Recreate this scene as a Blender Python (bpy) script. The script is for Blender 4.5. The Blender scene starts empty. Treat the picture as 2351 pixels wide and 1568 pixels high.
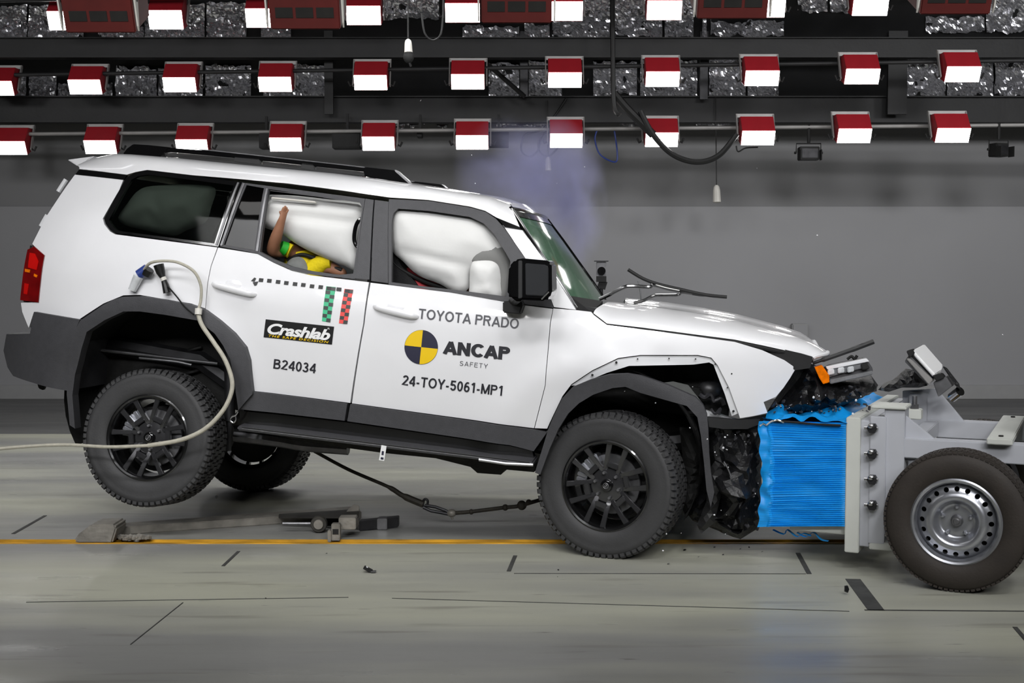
import bpy, bmesh, math, random
import numpy as np
from math import sin, cos, tan, pi, radians, atan, sqrt, hypot
from mathutils import Vector, Matrix, noise
from mathutils.geometry import delaunay_2d_cdt
random.seed(11)
scene = bpy.context.scene
COL = scene.collection

# ------------------------------------------------------------------ camera, world, light, exposure
FPX, CX, CY, HORIZON, CAMH = 2900.0, 1175.5, 784.0, 630.0, 1.547
PITCH = atan((CY - HORIZON) / FPX)
cam_data = bpy.data.cameras.new('camera')
cam_data.sensor_width = 36.0
cam_data.lens = 36.0 * FPX / 2351.0
cam_data.clip_end = 200
camera = bpy.data.objects.new('camera', cam_data)
camera.location = (0, 0, CAMH)
camera.rotation_euler = (pi / 2 - PITCH, 0, 0)
COL.objects.link(camera)
scene.camera = camera

world = bpy.data.worlds.new('hall_air')
world.use_nodes = True
world.node_tree.nodes['Background'].inputs[0].default_value = (0.8, 0.85, 1.0, 1)
world.node_tree.nodes['Background'].inputs[1].default_value = 0.05
scene.world = world

scene.view_settings.view_transform = 'Standard'
scene.view_settings.look = 'None'
scene.view_settings.gamma = 1.0
scene.view_settings.use_curve_mapping = False
scene.view_settings.exposure = 0.0
scene.cycles.use_denoising = True
scene.cycles.max_bounces = 8
scene.cycles.diffuse_bounces = 3
scene.cycles.glossy_bounces = 4
scene.cycles.transparent_max_bounces = 12
scene.cycles.volume_bounces = 1
scene.cycles.caustics_reflective = False
scene.cycles.caustics_refractive = False
scene.cycles.sample_clamp_indirect = 4.0

PANEL_STRENGTH = 14.0          # the lamp panels of the rigs in view
LAMP_WATT = 44.0                # base power of the camera-side rig heads and the added fills

def rig_or_fill_lamp(loc, target, sx, sy, watt, spread=180, col=(0.99, 0.99, 1.0)):
    l = bpy.data.lights.new('rig_or_fill_lamp', 'AREA')
    l.shape = 'RECTANGLE'; l.size = sx; l.size_y = sy
    l.energy = watt; l.color = col; l.spread = radians(spread)
    o = bpy.data.objects.new('rig_or_fill_lamp', l)
    o.location = loc
    d = Vector(target) - Vector(loc)
    o.rotation_euler = d.to_track_quat('-Z', 'Y').to_euler()
    COL.objects.link(o)
for _x in (-4.6, -2.8, -1.0, 0.9, 2.7, 4.5):
    rig_or_fill_lamp((_x, -0.8, 4.4), (_x * 0.8, 7.0, 1.0), 0.9, 0.45, LAMP_WATT * .226, 56)
    rig_or_fill_lamp((_x, 2.4, 5.4), (_x * 0.9, 7.6, 0.4), 0.9, 0.45, LAMP_WATT * .248, 66)
    rig_or_fill_lamp((_x, 6.8, 6.0), (_x, 8.6, 0.0), 0.9, 0.45, LAMP_WATT * 0.08, 120)
    rig_or_fill_lamp((_x * 1.1, 10.6, 4.6), (_x * 1.1, 9.9, 0.0), 0.9, 0.45, LAMP_WATT * 0.24, 84)  # added unseen row to brighten the floor behind the car

for _x, _w in ((-7.2, .62), (-5.0, .45), (-3.0, .36), (-1.0, .40), (1.0, .50), (3.0, .72), (5.0, 1.0), (7.2, 1.3)):      # added unseen fills to brighten the back wall, stronger towards the right
    rig_or_fill_lamp((_x, 9.4, 4.1), (_x + .4, 15.7, 1.7), 0.9, 0.45, LAMP_WATT * _w, 150)

# ------------------------------------------------------------------ measuring helpers (photo pixel -> place in the hall)
CAM = Vector((0, 0, CAMH))
FW = Vector((0, cos(PITCH), -sin(PITCH))); UPV = Vector((0, sin(PITCH), cos(PITCH))); RT = Vector((1, 0, 0))
def ray(x, y): return RT * ((x - CX) / FPX) + UPV * ((CY - y) / FPX) + FW
def at(x, y, depth): return CAM + ray(x, y) * depth
def on_floor(x, y, z=0.0):
    d = ray(x, y); return CAM + d * ((z - CAMH) / d.z)
class Frame:
    def __init__(s, fwd, left, up, anchor, local):
        s.R = Matrix((fwd, left, up)).transposed()
        s.O = Vector(anchor) - s.R @ Vector(local)
        s.RT = s.R.transposed()
    def loc(s, x, y, yl):
        d = s.RT @ ray(x, y); c = s.RT @ (CAM - s.O)
        return c + d * ((yl - c.y) / d.y)
    def world(s, p): return s.R @ Vector(p) + s.O
PSI, DEL = radians(9.9), radians(6.9)
_F = Vector((cos(PSI) * cos(DEL), -sin(PSI) * cos(DEL), -sin(DEL))); _A = Vector((sin(PSI), cos(PSI), 0))
CARF = Frame(_F, _A, _F.cross(_A), at(1387, 1117, 6.87), (2.66, -.95, .40))
_t = radians(25)
TROF = Frame(Vector((cos(_t), -sin(_t), 0)), Vector((sin(_t), cos(_t), 0)), Vector((0, 0, 1)), at(2194, 1203, 6.12), (0, 0, .345))
TROF.O.z = 0.0

# ------------------------------------------------------------------ materials
def lin(c): return tuple(((v / 255) / 12.92 if v / 255 <= .04045 else ((v / 255 + .055) / 1.055) ** 2.4) for v in c)
MATS = {}
def mat(name, col, rough=.5, metal=0., var=0.12, scale=6., bump=0., bscale=40., coat=0., spec=.5, stretch=(1, 1, 1), emit=0., detail=3., coat_rough=.05, sheen=0.):
    m = bpy.data.materials.new(name); m.use_nodes = True
    nt = m.node_tree; b = nt.nodes['Principled BSDF']
    c = lin(col)
    tc = nt.nodes.new('ShaderNodeTexCoord'); mp = nt.nodes.new('ShaderNodeMapping'); mp.inputs['Scale'].default_value = stretch
    nt.links.new(tc.outputs['Object'], mp.inputs['Vector'])
    n = nt.nodes.new('ShaderNodeTexNoise'); n.inputs['Scale'].default_value = scale; n.inputs['Detail'].default_value = detail
    nt.links.new(mp.outputs[0], n.inputs['Vector'])
    r = nt.nodes.new('ShaderNodeValToRGB')
    r.color_ramp.elements[0].position = .3; r.color_ramp.elements[1].position = .7
    r.color_ramp.elements[0].color = tuple(v * (1 - var) for v in c) + (1,)
    r.color_ramp.elements[1].color = tuple(min(1, v * (1 + var)) for v in c) + (1,)
    nt.links.new(n.outputs['Fac'], r.inputs[0]); nt.links.new(r.outputs[0], b.inputs['Base Color'])
    b.inputs['Roughness'].default_value = rough; b.inputs['Metallic'].default_value = metal
    b.inputs['Coat Weight'].default_value = coat; b.inputs['Coat Roughness'].default_value = coat_rough
    b.inputs['Specular IOR Level'].default_value = spec
    if sheen: b.inputs['Sheen Weight'].default_value = sheen
    if emit:
        b.inputs['Emission Color'].default_value = (1, .99, .97, 1); b.inputs['Emission Strength'].default_value = emit
    if bump:
        n2 = nt.nodes.new('ShaderNodeTexNoise'); n2.inputs['Scale'].default_value = bscale; n2.inputs['Detail'].default_value = 4
        nt.links.new(mp.outputs[0], n2.inputs['Vector'])
        bp = nt.nodes.new('ShaderNodeBump'); bp.inputs['Strength'].default_value = bump; bp.inputs['Distance'].default_value = .01
        nt.links.new(n2.outputs['Fac'], bp.inputs['Height']); nt.links.new(bp.outputs[0], b.inputs['Normal'])
    MATS[name] = m
    return m
mat('white_paint', (232, 232, 234), .32, var=.01, coat=1.0)
mat('white_bare', (215, 216, 218), .5, var=.03)
mat('trim_grey', (62, 62, 65), .55, var=.08, scale=30, bump=.15, bscale=220)
mat('trim_dark', (34, 34, 35), .5, var=.1, scale=20)
mat('gloss_black', (14, 14, 15), .12, var=.05, coat=.6)
mat('matt_black', (14, 14, 14), .7, var=.3, scale=12)
mat('liner_black', (16, 16, 15), .8, var=.4, scale=9, bump=.4, bscale=30)
mat('rubber', (54, 54, 55), .62, var=.1, scale=12, bump=.1, bscale=90)
mat('rubber_worn', (44, 38, 33), .7, var=.18, scale=9, bump=.12, bscale=80)
mat('alloy', (62, 62, 64), .24, metal=.5, var=.08, coat=1.)
mat('alloy_barrel', (30, 30, 31), .25, metal=.5, var=.1, coat=.8)
mat('steel_bright', (190, 190, 192), .25, metal=1., var=.1, scale=20)
mat('steel_dull', (120, 120, 122), .45, metal=.8, var=.2, scale=18)
mat('steel_silver', (176, 178, 184), .32, metal=.85, var=.06, scale=14)
mat('dark_steel', (48, 48, 50), .45, metal=.6, var=.3, scale=14)
mat('trolley_grey', (180, 182, 188), .45, var=.04, scale=5)
mat('pale_plate', (198, 200, 194), .5, var=.05, scale=5)
mat('barrier_blue', (12, 146, 226), .45, var=.12, scale=7, stretch=(1.5, 1, 30), metal=.0)
mat('barrier_sheet', (18, 150, 228), .38, var=.12, scale=9, metal=.0)
mat('red_lens', (112, 6, 8), .1, var=.25, scale=16, coat=1.)
mat('red_lens_bright', (200, 16, 12), .1, var=.1, coat=1.)
mat('amber_lens', (236, 118, 6), .15, var=.2, scale=40, coat=1.)
mat('chrome', (225, 226, 228), .12, metal=1., var=.05)
mat('clear_lens', (205, 208, 210), .08, var=.2, scale=25, coat=1.)
mat('airbag', (226, 226, 224), .75, var=.03, scale=5, bump=.25, bscale=9, sheen=.2)
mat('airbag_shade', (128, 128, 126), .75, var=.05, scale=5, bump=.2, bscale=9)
mat('headliner', (205, 203, 192), .9, var=.04)
mat('skin', (150, 104, 78), .6, var=.1, scale=14)
mat('yellow_cloth', (232, 208, 10), .8, var=.08, scale=20, bump=.3, bscale=60)
mat('red_cloth', (196, 62, 70), .8, var=.1, scale=20, bump=.3, bscale=60)
mat('green_band', (30, 170, 40), .6, var=.05)
mat('seat_dark', (26, 26, 27), .85, var=.2, scale=30, bump=.2, bscale=120)
mat('seat_grey', (120, 122, 120), .85, var=.08, scale=30)
mat('decal_grey', (72, 72, 78), .45, var=.02)
mat('decal_dark', (38, 38, 44), .45, var=.02)
mat('decal_black', (20, 20, 21), .4, var=.02)
mat('decal_navy', (44, 44, 62), .4, var=.03)
mat('decal_yellow', (236, 196, 20), .4, var=.04)
mat('decal_white', (235, 235, 235), .4, var=.01)
mat('decal_green', (70, 190, 140), .45, var=.04)
mat('decal_red', (236, 84, 80), .45, var=.04)
mat('check_grey', (66, 70, 68), .45, var=.05)
mat('lamp_red', (150, 26, 36), .45, var=.06, scale=10)
mat('lamp_red_unlit', (92, 26, 22), .6, var=.25, scale=5)  # unlit look of the overhead housings put into a darker red
mat('lamp_frame', (150, 148, 146), .5, metal=.3, var=.08)
mat('beam_black', (24, 24, 25), .6, var=.3, scale=4, bump=.2, bscale=30)
mat('hose_pale', (176, 172, 158), .6, var=.12, scale=40)
mat('plug_blue', (36, 58, 130), .4, var=.1)
mat('cable_black', (18, 18, 18), .45, var=.2)
mat('rust_strap', (46, 42, 34), .7, var=.4, scale=30)
mat('skid_metal', (138, 134, 126), .55, metal=.35, var=.3, scale=9, bump=.3, bscale=40)
mat('skid_dark', (62, 60, 55), .6, metal=.3, var=.35, scale=9)
mat('line_yellow', (205, 150, 34), .6, var=.55, scale=6, stretch=(.6, 4, 4), detail=5)
mat('groove_dark', (30, 28, 25), .8, var=.4, scale=8)
mat('lens_grey', (118, 119, 121), .25, var=.2, scale=30, coat=.5)
mat('joint_dark', (62, 62, 60), .8, var=.3, scale=12)
mat('shard_black', (20, 20, 21), .3, var=.2)
mat('shard_white', (225, 226, 228), .25, var=.05)
mat('crush_black', (16, 16, 18), .42, var=.5, scale=14, bump=.6, bscale=45)
mat('crush_grey', (70, 70, 74), .4, metal=.4, var=.5, scale=25, bump=.6, bscale=40)
mat('wall_lower', (150, 150, 152), .7, var=.035, scale=.8, bump=.05, bscale=12)
mat('wall_upper', (128, 128, 129), .75, var=.05, scale=.8)  # lamp cutoff shade on the upper wall put into a darker grey
mat('baseboard', (150, 150, 150), .6, var=.05)
mat('pendant_white', (215, 212, 204), .5, var=.05)
mat('mirror_face', (52, 53, 55), .2, var=.05, coat=1.)
mat('underbody', (32, 31, 28), .7, var=.45, scale=12, bump=.5, bscale=35)
mat('lamp_glow', (255, 255, 250), .5, var=.0, emit=PANEL_STRENGTH)

def foil_mat():
    m = mat('foil', (225, 225, 230), .24, metal=.85, var=.1, scale=10)
def glass_mat(name, tint, fac, col, rough=.04, spec=.5):
    m = bpy.data.materials.new(name); m.use_nodes = True; nt = m.node_tree
    b = nt.nodes['Principled BSDF']; out = nt.nodes['Material Output']
    n = nt.nodes.new('ShaderNodeTexNoise'); n.inputs['Scale'].default_value = 2.
    r = nt.nodes.new('ShaderNodeValToRGB')
    r.color_ramp.elements[0].color = tuple(v * .9 for v in lin(col)) + (1,); r.color_ramp.elements[1].color = lin(col) + (1,)
    nt.links.new(n.outputs['Fac'], r.inputs[0]); nt.links.new(r.outputs[0], b.inputs['Base Color'])
    b.inputs['Roughness'].default_value = rough; b.inputs['Specular IOR Level'].default_value = spec
    t = nt.nodes.new('ShaderNodeBsdfTransparent'); t.inputs[0].default_value = tint + (1,)
    mx = nt.nodes.new('ShaderNodeMixShader'); mx.inputs[0].default_value = fac
    nt.links.new(t.outputs[0], mx.inputs[1]); nt.links.new(b.outputs[0], mx.inputs[2]); nt.links.new(mx.outputs[0], out.inputs[0])
    MATS[name] = m
glass_mat('tinted_glass', (.62, .66, .63), .25, (6, 7, 7), spec=.12)
glass_mat('windshield_glass', (.5, .65, .55), .85, (108, 148, 120), .06)
glass_mat('dim_glass', (.10, .10, .10), .8, (6, 6, 6), spec=.1)
foil_mat()

def floor_mat(name, ca, cb, cd, rough):
    m = bpy.data.materials.new(name); m.use_nodes = True; nt = m.node_tree; L = nt.links
    b = nt.nodes['Principled BSDF']
    tc = nt.nodes.new('ShaderNodeTexCoord')
    def nz(scale, st, detail=4):
        mp = nt.nodes.new('ShaderNodeMapping'); mp.inputs['Scale'].default_value = st
        L.new(tc.outputs['Object'], mp.inputs[0])
        n = nt.nodes.new('ShaderNodeTexNoise'); n.inputs['Scale'].default_value = scale; n.inputs['Detail'].default_value = detail
        L.new(mp.outputs[0], n.inputs['Vector']); return n.outputs['Fac']
    def ramp(src, p0, p1, c0, c1):
        r = nt.nodes.new('ShaderNodeValToRGB'); e = r.color_ramp.elements
        e[0].position = p0; e[1].position = p1; e[0].color = c0; e[1].color = c1
        L.new(src, r.inputs[0]); return r.outputs[0]
    base = ramp(nz(1.0, (.22, 1.1, 1)), .38, .62, lin(ca) + (1,), lin(cb) + (1,))
    mk = ramp(nz(1.0, (1.1, 13., 1), 6), .60, .78, (0, 0, 0, 1), (1, 1, 1, 1))
    mx = nt.nodes.new('ShaderNodeMixRGB'); L.new(base, mx.inputs[1]); mx.inputs[2].default_value = lin(cd) + (1,)
    sc = nt.nodes.new('ShaderNodeMath'); sc.operation = 'MULTIPLY'; sc.inputs[1].default_value = .7
    L.new(mk, sc.inputs[0]); L.new(sc.outputs[0], mx.inputs[0])
    fl = ramp(nz(1.0, (5., 34., 1), 3), .70, .74, (0, 0, 0, 1), (1, 1, 1, 1))
    m2 = nt.nodes.new('ShaderNodeMixRGB'); L.new(mx.outputs[0], m2.inputs[1]); m2.inputs[2].default_value = tuple(v * .45 for v in lin(cd)) + (1,)
    s2 = nt.nodes.new('ShaderNodeMath'); s2.operation = 'MULTIPLY'; s2.inputs[1].default_value = .6
    L.new(fl, s2.inputs[0]); L.new(s2.outputs[0], m2.inputs[0])
    L.new(m2.outputs[0], b.inputs['Base Color'])
    rg = ramp(nz(1.4, (.5, 3.5, 1)), .3, .7, (rough - .1,) * 3 + (1,), (rough + .12,) * 3 + (1,))
    L.new(rg, b.inputs['Roughness'])
    bp = nt.nodes.new('ShaderNodeBump'); bp.inputs['Strength'].default_value = .06; bp.inputs['Distance'].default_value = .01
    L.new(nz(1.0, (4, 18, 1)), bp.inputs['Height']); L.new(bp.outputs[0], b.inputs['Normal'])
    MATS[name] = m
floor_mat('floor_concrete', (140, 140, 137), (178, 178, 162), (108, 104, 96), .36)
floor_mat('floor_dark', (84, 84, 84), (98, 98, 97), (60, 60, 60), .5)

# ------------------------------------------------------------------ object helpers
def empty(name, loc=(0, 0, 0), rot=None, parent=None):
    o = bpy.data.objects.new(name, None); COL.objects.link(o)
    o.location = loc; o.empty_display_size = .1
    if rot is not None: o.rotation_euler = rot
    if parent: o.parent = parent
    return o
def tag(o, label, cat, group=None):
    o['label'] = label; o['category'] = cat
    if group: o['group'] = group
    return o
def structure(o, label=None):
    o['kind'] = 'structure'
    if label: o['label'] = label
    return o
def plabel(o, label): o['label'] = label; return o

class MB:
    def __init__(s): s.v = []; s.f = []
    def add(s, vs, fs):
        k = len(s.v); s.v += [tuple(p) for p in vs]; s.f += [tuple(i + k for i in q) for q in fs]; return s
    def box(s, c, d, M=None):
        x, y, z = d[0] / 2, d[1] / 2, d[2] / 2
        vs = [Vector((sx * x, sy * y, sz * z)) for sx in (-1, 1) for sy in (-1, 1) for sz in (-1, 1)]
        if M is not None: vs = [M @ p for p in vs]
        vs = [p + Vector(c) for p in vs]
        return s.add(vs, [(0, 1, 3, 2), (4, 6, 7, 5), (0, 4, 5, 1), (2, 3, 7, 6), (0, 2, 6, 4), (1, 5, 7, 3)])
    def hexa(s, a, b):
        """solid between two 4-point rings"""
        return s.add(list(a) + list(b), [(3, 2, 1, 0), (4, 5, 6, 7)] + [(i, (i + 1) % 4, 4 + (i + 1) % 4, 4 + i) for i in range(4)])
    def prism(s, a, b):
        n = len(a)
        return s.add(list(a) + list(b), [tuple(range(n))[::-1], tuple(range(n, 2 * n))] + [(i, (i + 1) % n, n + (i + 1) % n, n + i) for i in range(n)])
    def tube(s, pts, r, seg=8, caps=True, flat=None):
        pts = [Vector(p) for p in pts]; n = len(pts)
        rr = r if isinstance(r, (list, tuple)) else [r] * n
        T = [(pts[min(i + 1, n - 1)] - pts[max(i - 1, 0)]).normalized() for i in range(n)]
        N = T[0].orthogonal().normalized(); vs = []
        if flat is not None:
            N = (Vector(flat[0]) - T[0] * Vector(flat[0]).dot(T[0])).normalized()
        for i in range(n):
            N = (N - T[i] * N.dot(T[i])).normalized(); B = T[i].cross(N)
            ky = flat[1] if flat else 1.
            for k in range(seg):
                a = 2 * pi * k / seg
                vs.append(pts[i] + N * (cos(a) * rr[i]) + B * (sin(a) * rr[i] * ky))
        fs = [(i * seg + k, i * seg + (k + 1) % seg, (i + 1) * seg + (k + 1) % seg, (i + 1) * seg + k) for i in range(n - 1) for k in range(seg)]
        if caps: fs += [tuple(range(seg))[::-1], tuple(range((n - 1) * seg, n * seg))]
        return s.add(vs, fs)
    def cyl(s, a, b, r, seg=20, r2=None):
        return s.tube([a, b], [r, r if r2 is None else r2], seg)
    def lathe(s, prof, seg=48, c=(0, 0, 0), close=False):
        """profile of (r, y) turned about the y axis"""
        n = len(prof); vs = []
        for k in range(seg):
            a = 2 * pi * k / seg
            for r, y in prof: vs.append((c[0] + r * cos(a), c[1] + y, c[2] + r * sin(a)))
        fs = []
        for k in range(seg):
            k2 = (k + 1) % seg
            for i in range(n - 1 if not close else n):
                j = (i + 1) % n
                fs.append((k * n + i, k * n + j, k2 * n + j, k2 * n + i))
        return s.add(vs, fs)
    def ball(s, c, r, u=14, v=9):
        vs = []; fs = []
        rx, ry, rz = r if isinstance(r, (list, tuple)) else (r, r, r)
        for j in range(v + 1):
            t = pi * j / v
            for i in range(u):
                a = 2 * pi * i / u
                vs.append((c[0] + rx * sin(t) * cos(a), c[1] + ry * sin(t) * sin(a), c[2] + rz * cos(t)))
        for j in range(v):
            for i in range(u):
                fs.append((j * u + i, (j + 1) * u + i, (j + 1) * u + (i + 1) % u, j * u + (i + 1) % u))
        return s.add(vs, fs)
    def grid(s, rows):
        n = len(rows[0]); m = len(rows)
        return s.add([p for r in rows for p in r], [(j * n + i, j * n + i + 1, (j + 1) * n + i + 1, (j + 1) * n + i) for j in range(m - 1) for i in range(n - 1)])
    def mesh(s, name, smooth=True, angle=35, bevel=0, fix=True):
        me = bpy.data.meshes.new(name); me.from_pydata(s.v, [], s.f); me.validate()
        if fix or bevel:
            bm = bmesh.new(); bm.from_mesh(me)
            if fix: bmesh.ops.remove_doubles(bm, verts=bm.verts, dist=1e-6)
            if fix: bmesh.ops.recalc_face_normals(bm, faces=bm.faces)
            if bevel:
                es = [e for e in bm.edges if e.is_manifold and e.calc_face_angle(0) > radians(30)]
                bmesh.ops.bevel(bm, geom=es, offset=bevel, segments=2, affect='EDGES', clamp_overlap=True)
            bm.to_mesh(me); bm.free()
        if smooth:
            me.polygons.foreach_set('use_smooth', [True] * len(me.polygons))
            me.set_sharp_from_angle(angle=radians(angle))
        me.update()
        return me
def link(name, me, material, parent=None):
    o = bpy.data.objects.new(name, me); COL.objects.link(o)
    if material is not None:
        me.materials.clear(); me.materials.append(MATS[material])
    if parent: o.parent = parent
    return o
def part(name, mb, material, parent=None, **k):
    return link(name, mb.mesh(name, **k), material, parent)
def copy_tree(o, parent=None):
    c = o.copy(); COL.objects.link(c); c.parent = parent
    for ch in o.children: copy_tree(ch, c)
    return c

def resample(poly, sp):
    out = []; n = len(poly)
    for i in range(n):
        a, b = poly[i], poly[(i + 1) % n]
        k = max(1, int(math.ceil(hypot(b[0] - a[0], b[1] - a[1]) / sp)))
        for j in range(k): out.append((a[0] + (b[0] - a[0]) * j / k, a[1] + (b[1] - a[1]) * j / k))
    return out
def inside(P, poly):
    x, y = P[:, 0], P[:, 1]; c = np.zeros(len(P), bool); q = np.array(poly); n = len(q)
    for i in range(n):
        x1, y1 = q[i]; x2, y2 = q[i - 1]
        if y1 == y2: continue
        t = ((y1 > y) != (y2 > y)) & (x < (x2 - x1) * (y - y1) / (y2 - y1) + x1)
        c ^= t
    return c
def bdist(P, polys):
    d = np.full(len(P), 1e9)
    for poly in polys:
        q = np.array(poly); n = len(q)
        for i in range(n):
            a = q[i - 1]; b = q[i]; ab = b - a; L = max((ab ** 2).sum(), 1e-12)
            t = np.clip(((P - a) @ ab) / L, 0, 1)
            d = np.minimum(d, np.sqrt((((a + t[:, None] * ab) - P) ** 2).sum(1)))
    return d
def fill(outer, holes=(), sp=.05):
    """triangulated sheet in 2d: points, triangles, boundary loops"""
    loops = [resample(outer, sp)] + [resample(h, sp) for h in holes]
    pts = []; edges = []
    for lp in loops:
        k = len(pts); pts += lp; edges += [(k + i, k + (i + 1) % len(lp)) for i in range(len(lp))]
    q = np.array(loops[0]); x0, y0 = q.min(0); x1, y1 = q.max(0)
    gx, gy = np.meshgrid(np.arange(x0 + sp / 2, x1, sp), np.arange(y0 + sp / 2, y1, sp * .87))
    gx = gx + (np.arange(gx.shape[0]) % 2)[:, None] * sp / 2
    G = np.stack([gx.ravel(), gy.ravel()], 1)
    if len(G):
        ok = inside(G, loops[0])
        for h in loops[1:]: ok &= ~inside(G, h)
        G = G[ok]
        if len(G): G = G[bdist(G, loops) > sp * .45]
        pts = pts + [tuple(p) for p in G]
    v, e, f, *_ = delaunay_2d_cdt([Vector(p) for p in pts], edges, [], 0, 1e-6)
    P = np.array([tuple(p) for p in v]); f = [tuple(t) for t in f]
    C = np.array([P[list(t)].mean(0) for t in f])
    ok = inside(C, loops[0])
    for h in loops[1:]: ok &= ~inside(C, h)
    return P, [t for t, o in zip(f, ok) if o], loops
def sheet(outer, fn, back, holes=(), sp=.05, mirror=False, flat=False):
    """solid sheet: fn(x,z)->front point, back = offset to the rear face; returns MB"""
    P, T, loops = fill(outer, holes, sp)
    fr = [Vector(fn(a, b)) for a, b in P]
    bk = [p + Vector(back) for p in fr]
    T2 = []
    for t in T:
        n = (fr[t[1]] - fr[t[0]]).cross(fr[t[2]] - fr[t[0]])
        T2.append(t if n.dot(Vector(back)) < 0 else t[::-1])
    mb = MB(); n = len(fr)
    if mirror:
        fr = [Vector((p.x, -p.y, p.z)) for p in fr]; bk = [Vector((p.x, -p.y, p.z)) for p in bk]; T2 = [t[::-1] for t in T2]
    mb.add(fr, T2); mb.add(bk, [t[::-1] for t in T2])
    cnt = {}
    for t in T2:
        for a, b in ((t[0], t[1]), (t[1], t[2]), (t[2], t[0])): cnt[(a, b)] = 1
    rim = [(a, b) for (a, b) in cnt if (b, a) not in cnt]
    for a, b in rim: mb.add([fr[a], fr[b], bk[b], bk[a]], [(1, 0, 3, 2)])
    return mb
def pillow(outer, fn, D, bulge, sp=.03, amp=.0, freq=6., seed=0, back=True, fold=None):
    """inflated bag: fn(x,z)->point on the mid plane, bulging along -y (front) and +y (rear)"""
    P, T, loops = fill(outer, (), sp)
    d = np.minimum(bdist(P, loops[:1]) / D, 1); h = bulge * np.sqrt(1 - (1 - d) ** 2)
    mb = MB(); fr = []; bk = []
    for (a, b), k, dd in zip(P, h, d):
        p = Vector(fn(a, b))
        w = amp * dd * noise.fractal(Vector((a * freq, b * freq, seed)), 1.0, 2.0, 3)
        if fold: w += fold(a, b) * dd
        fr.append(p + Vector((0, -k + w, 0))); bk.append(p + Vector((0, k, 0)))
    t0 = []
    for t in T:
        n = (fr[t[1]] - fr[t[0]]).cross(fr[t[2]] - fr[t[0]])
        t0.append(t if n.y < 0 else t[::-1])
    mb.add(fr, t0); mb.add(bk, [t[::-1] for t in t0])
    return mb
def crumple(outer, fn, D, thick, amp, freq, sp=.03, seed=0):
    P, T, loops = fill(outer, (), sp)
    d = np.minimum(bdist(P, loops[:1]) / D, 1)
    mb = MB(); fr = []; bk = []
    for (a, b), dd in zip(P, d):
        p = Vector(fn(a, b)); q = Vector((a * freq, b * freq, seed))
        w = noise.fractal(q, .8, 2.1, 4); u = noise.cell(q * 1.6)
        k = thick * sqrt(1 - (1 - dd) ** 2)
        j = Vector((noise.noise(q + Vector((9, 3, 1))), 0, noise.noise(q + Vector((2, 7, 5))))) * (amp * .6 * dd)
        fr.append(p + j + Vector((0, -k + amp * (w + .5 * (u - .5)) * dd, 0))); bk.append(p + Vector((0, k, 0)))
    t0 = []
    for t in T:
        n = (fr[t[1]] - fr[t[0]]).cross(fr[t[2]] - fr[t[0]])
        t0.append(t if n.y < 0 else t[::-1])
    mb.add(fr, t0); mb.add(bk, [t[::-1] for t in t0])
    return mb
def smooth_poly(pts, n=6):
    """closed Catmull-Rom through the points"""
    out = []; m = len(pts)
    for i in range(m):
        p0, p1, p2, p3 = pts[i - 1], pts[i], pts[(i + 1) % m], pts[(i + 2) % m]
        for k in range(n):
            t = k / n
            out.append(tuple(.5 * (2 * b + (c - a) * t + (2 * a - 5 * b + 4 * c - d) * t * t + (3 * b - a - 3 * c + d) * t ** 3) for a, b, c, d in zip(p0, p1, p2, p3)))
    return out
def spline(pts, n=8):
    pts = [Vector(p) for p in pts]; out = []; m = len(pts)
    for i in range(m - 1):
        p0, p1, p2, p3 = pts[max(i - 1, 0)], pts[i], pts[i + 1], pts[min(i + 2, m - 1)]
        for k in range(n):
            t = k / n
            out.append(.5 * (2 * p1 + (p2 - p0) * t + (2 * p0 - 5 * p1 + 4 * p2 - p3) * t * t + (3 * p1 - p0 - 3 * p2 + p3) * t ** 3))
    return out + [pts[-1]]
def shard_mesh(name, seed, s=1.0):
    rnd = random.Random(seed); mb = MB()
    n = 5; a = [(rnd.uniform(.5, 1) * cos(2 * pi * i / n) * s, rnd.uniform(.5, 1) * sin(2 * pi * i / n) * s, rnd.uniform(-.1, .1) * s) for i in range(n)]
    mb.prism(a, [(x * .8, y * .8, z + .25 * s) for x, y, z in a])
    return mb.mesh(name, smooth=False)
ORD = ['first', 'second', 'third', 'fourth', 'fifth', 'sixth', 'seventh', 'eighth', 'ninth', 'tenth', 'eleventh', 'twelfth']

# ================================================================== THE HALL
GROOVE0, GROOVE1 = 7.215, 7.30
floor_a = structure(part('floor', MB().box((0, (-8 + GROOVE0) / 2, -.1), (22, GROOVE0 + 8, .2)), 'floor_concrete', smooth=False), 'pale grey concrete test floor with streaks')
floor_b = structure(part('floor', MB().box((0, (GROOVE1 + 12.2) / 2, -.1), (22, 12.2 - GROOVE1, .2)), 'floor_concrete', smooth=False), 'pale grey concrete floor behind the tow groove')
floor_c = structure(part('floor', MB().box((0, (12.2 + 15.9) / 2, -.1), (22, 3.7, .2)), 'floor_dark', smooth=False), 'dark grey floor strip along the back wall')
structure(part('trim_1', MB().box((0, (GROOVE0 + GROOVE1) / 2, -.13), (22, GROOVE1 - GROOVE0, .14)), 'groove_dark', smooth=False), 'dark bottom of the tow groove')
structure(part('trim_2', MB().box((0, GROOVE1 - .004, -.024), (22, .008, .054)), 'line_yellow', smooth=False), 'worn yellow steel edge of the tow groove')
structure(part('trim_3', MB().box((0, GROOVE0 - .012, .0012), (22, .024, .004)), 'line_yellow', smooth=False), 'thin yellow paint line at the groove')
def joint(px, w, m='joint_dark', par=floor_a):
    a, b = on_floor(*px[0]), on_floor(*px[1]); d = (b - a).normalized(); n = Vector((-d.y, d.x, 0)) * w / 2; u = Vector((0, 0, .0025))
    part('floor_joint', MB().hexa([a - n, b - n, b + n, a + n], [a - n + u, b - n + u, b + n + u, a + n + u]), m, par, smooth=False)
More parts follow.
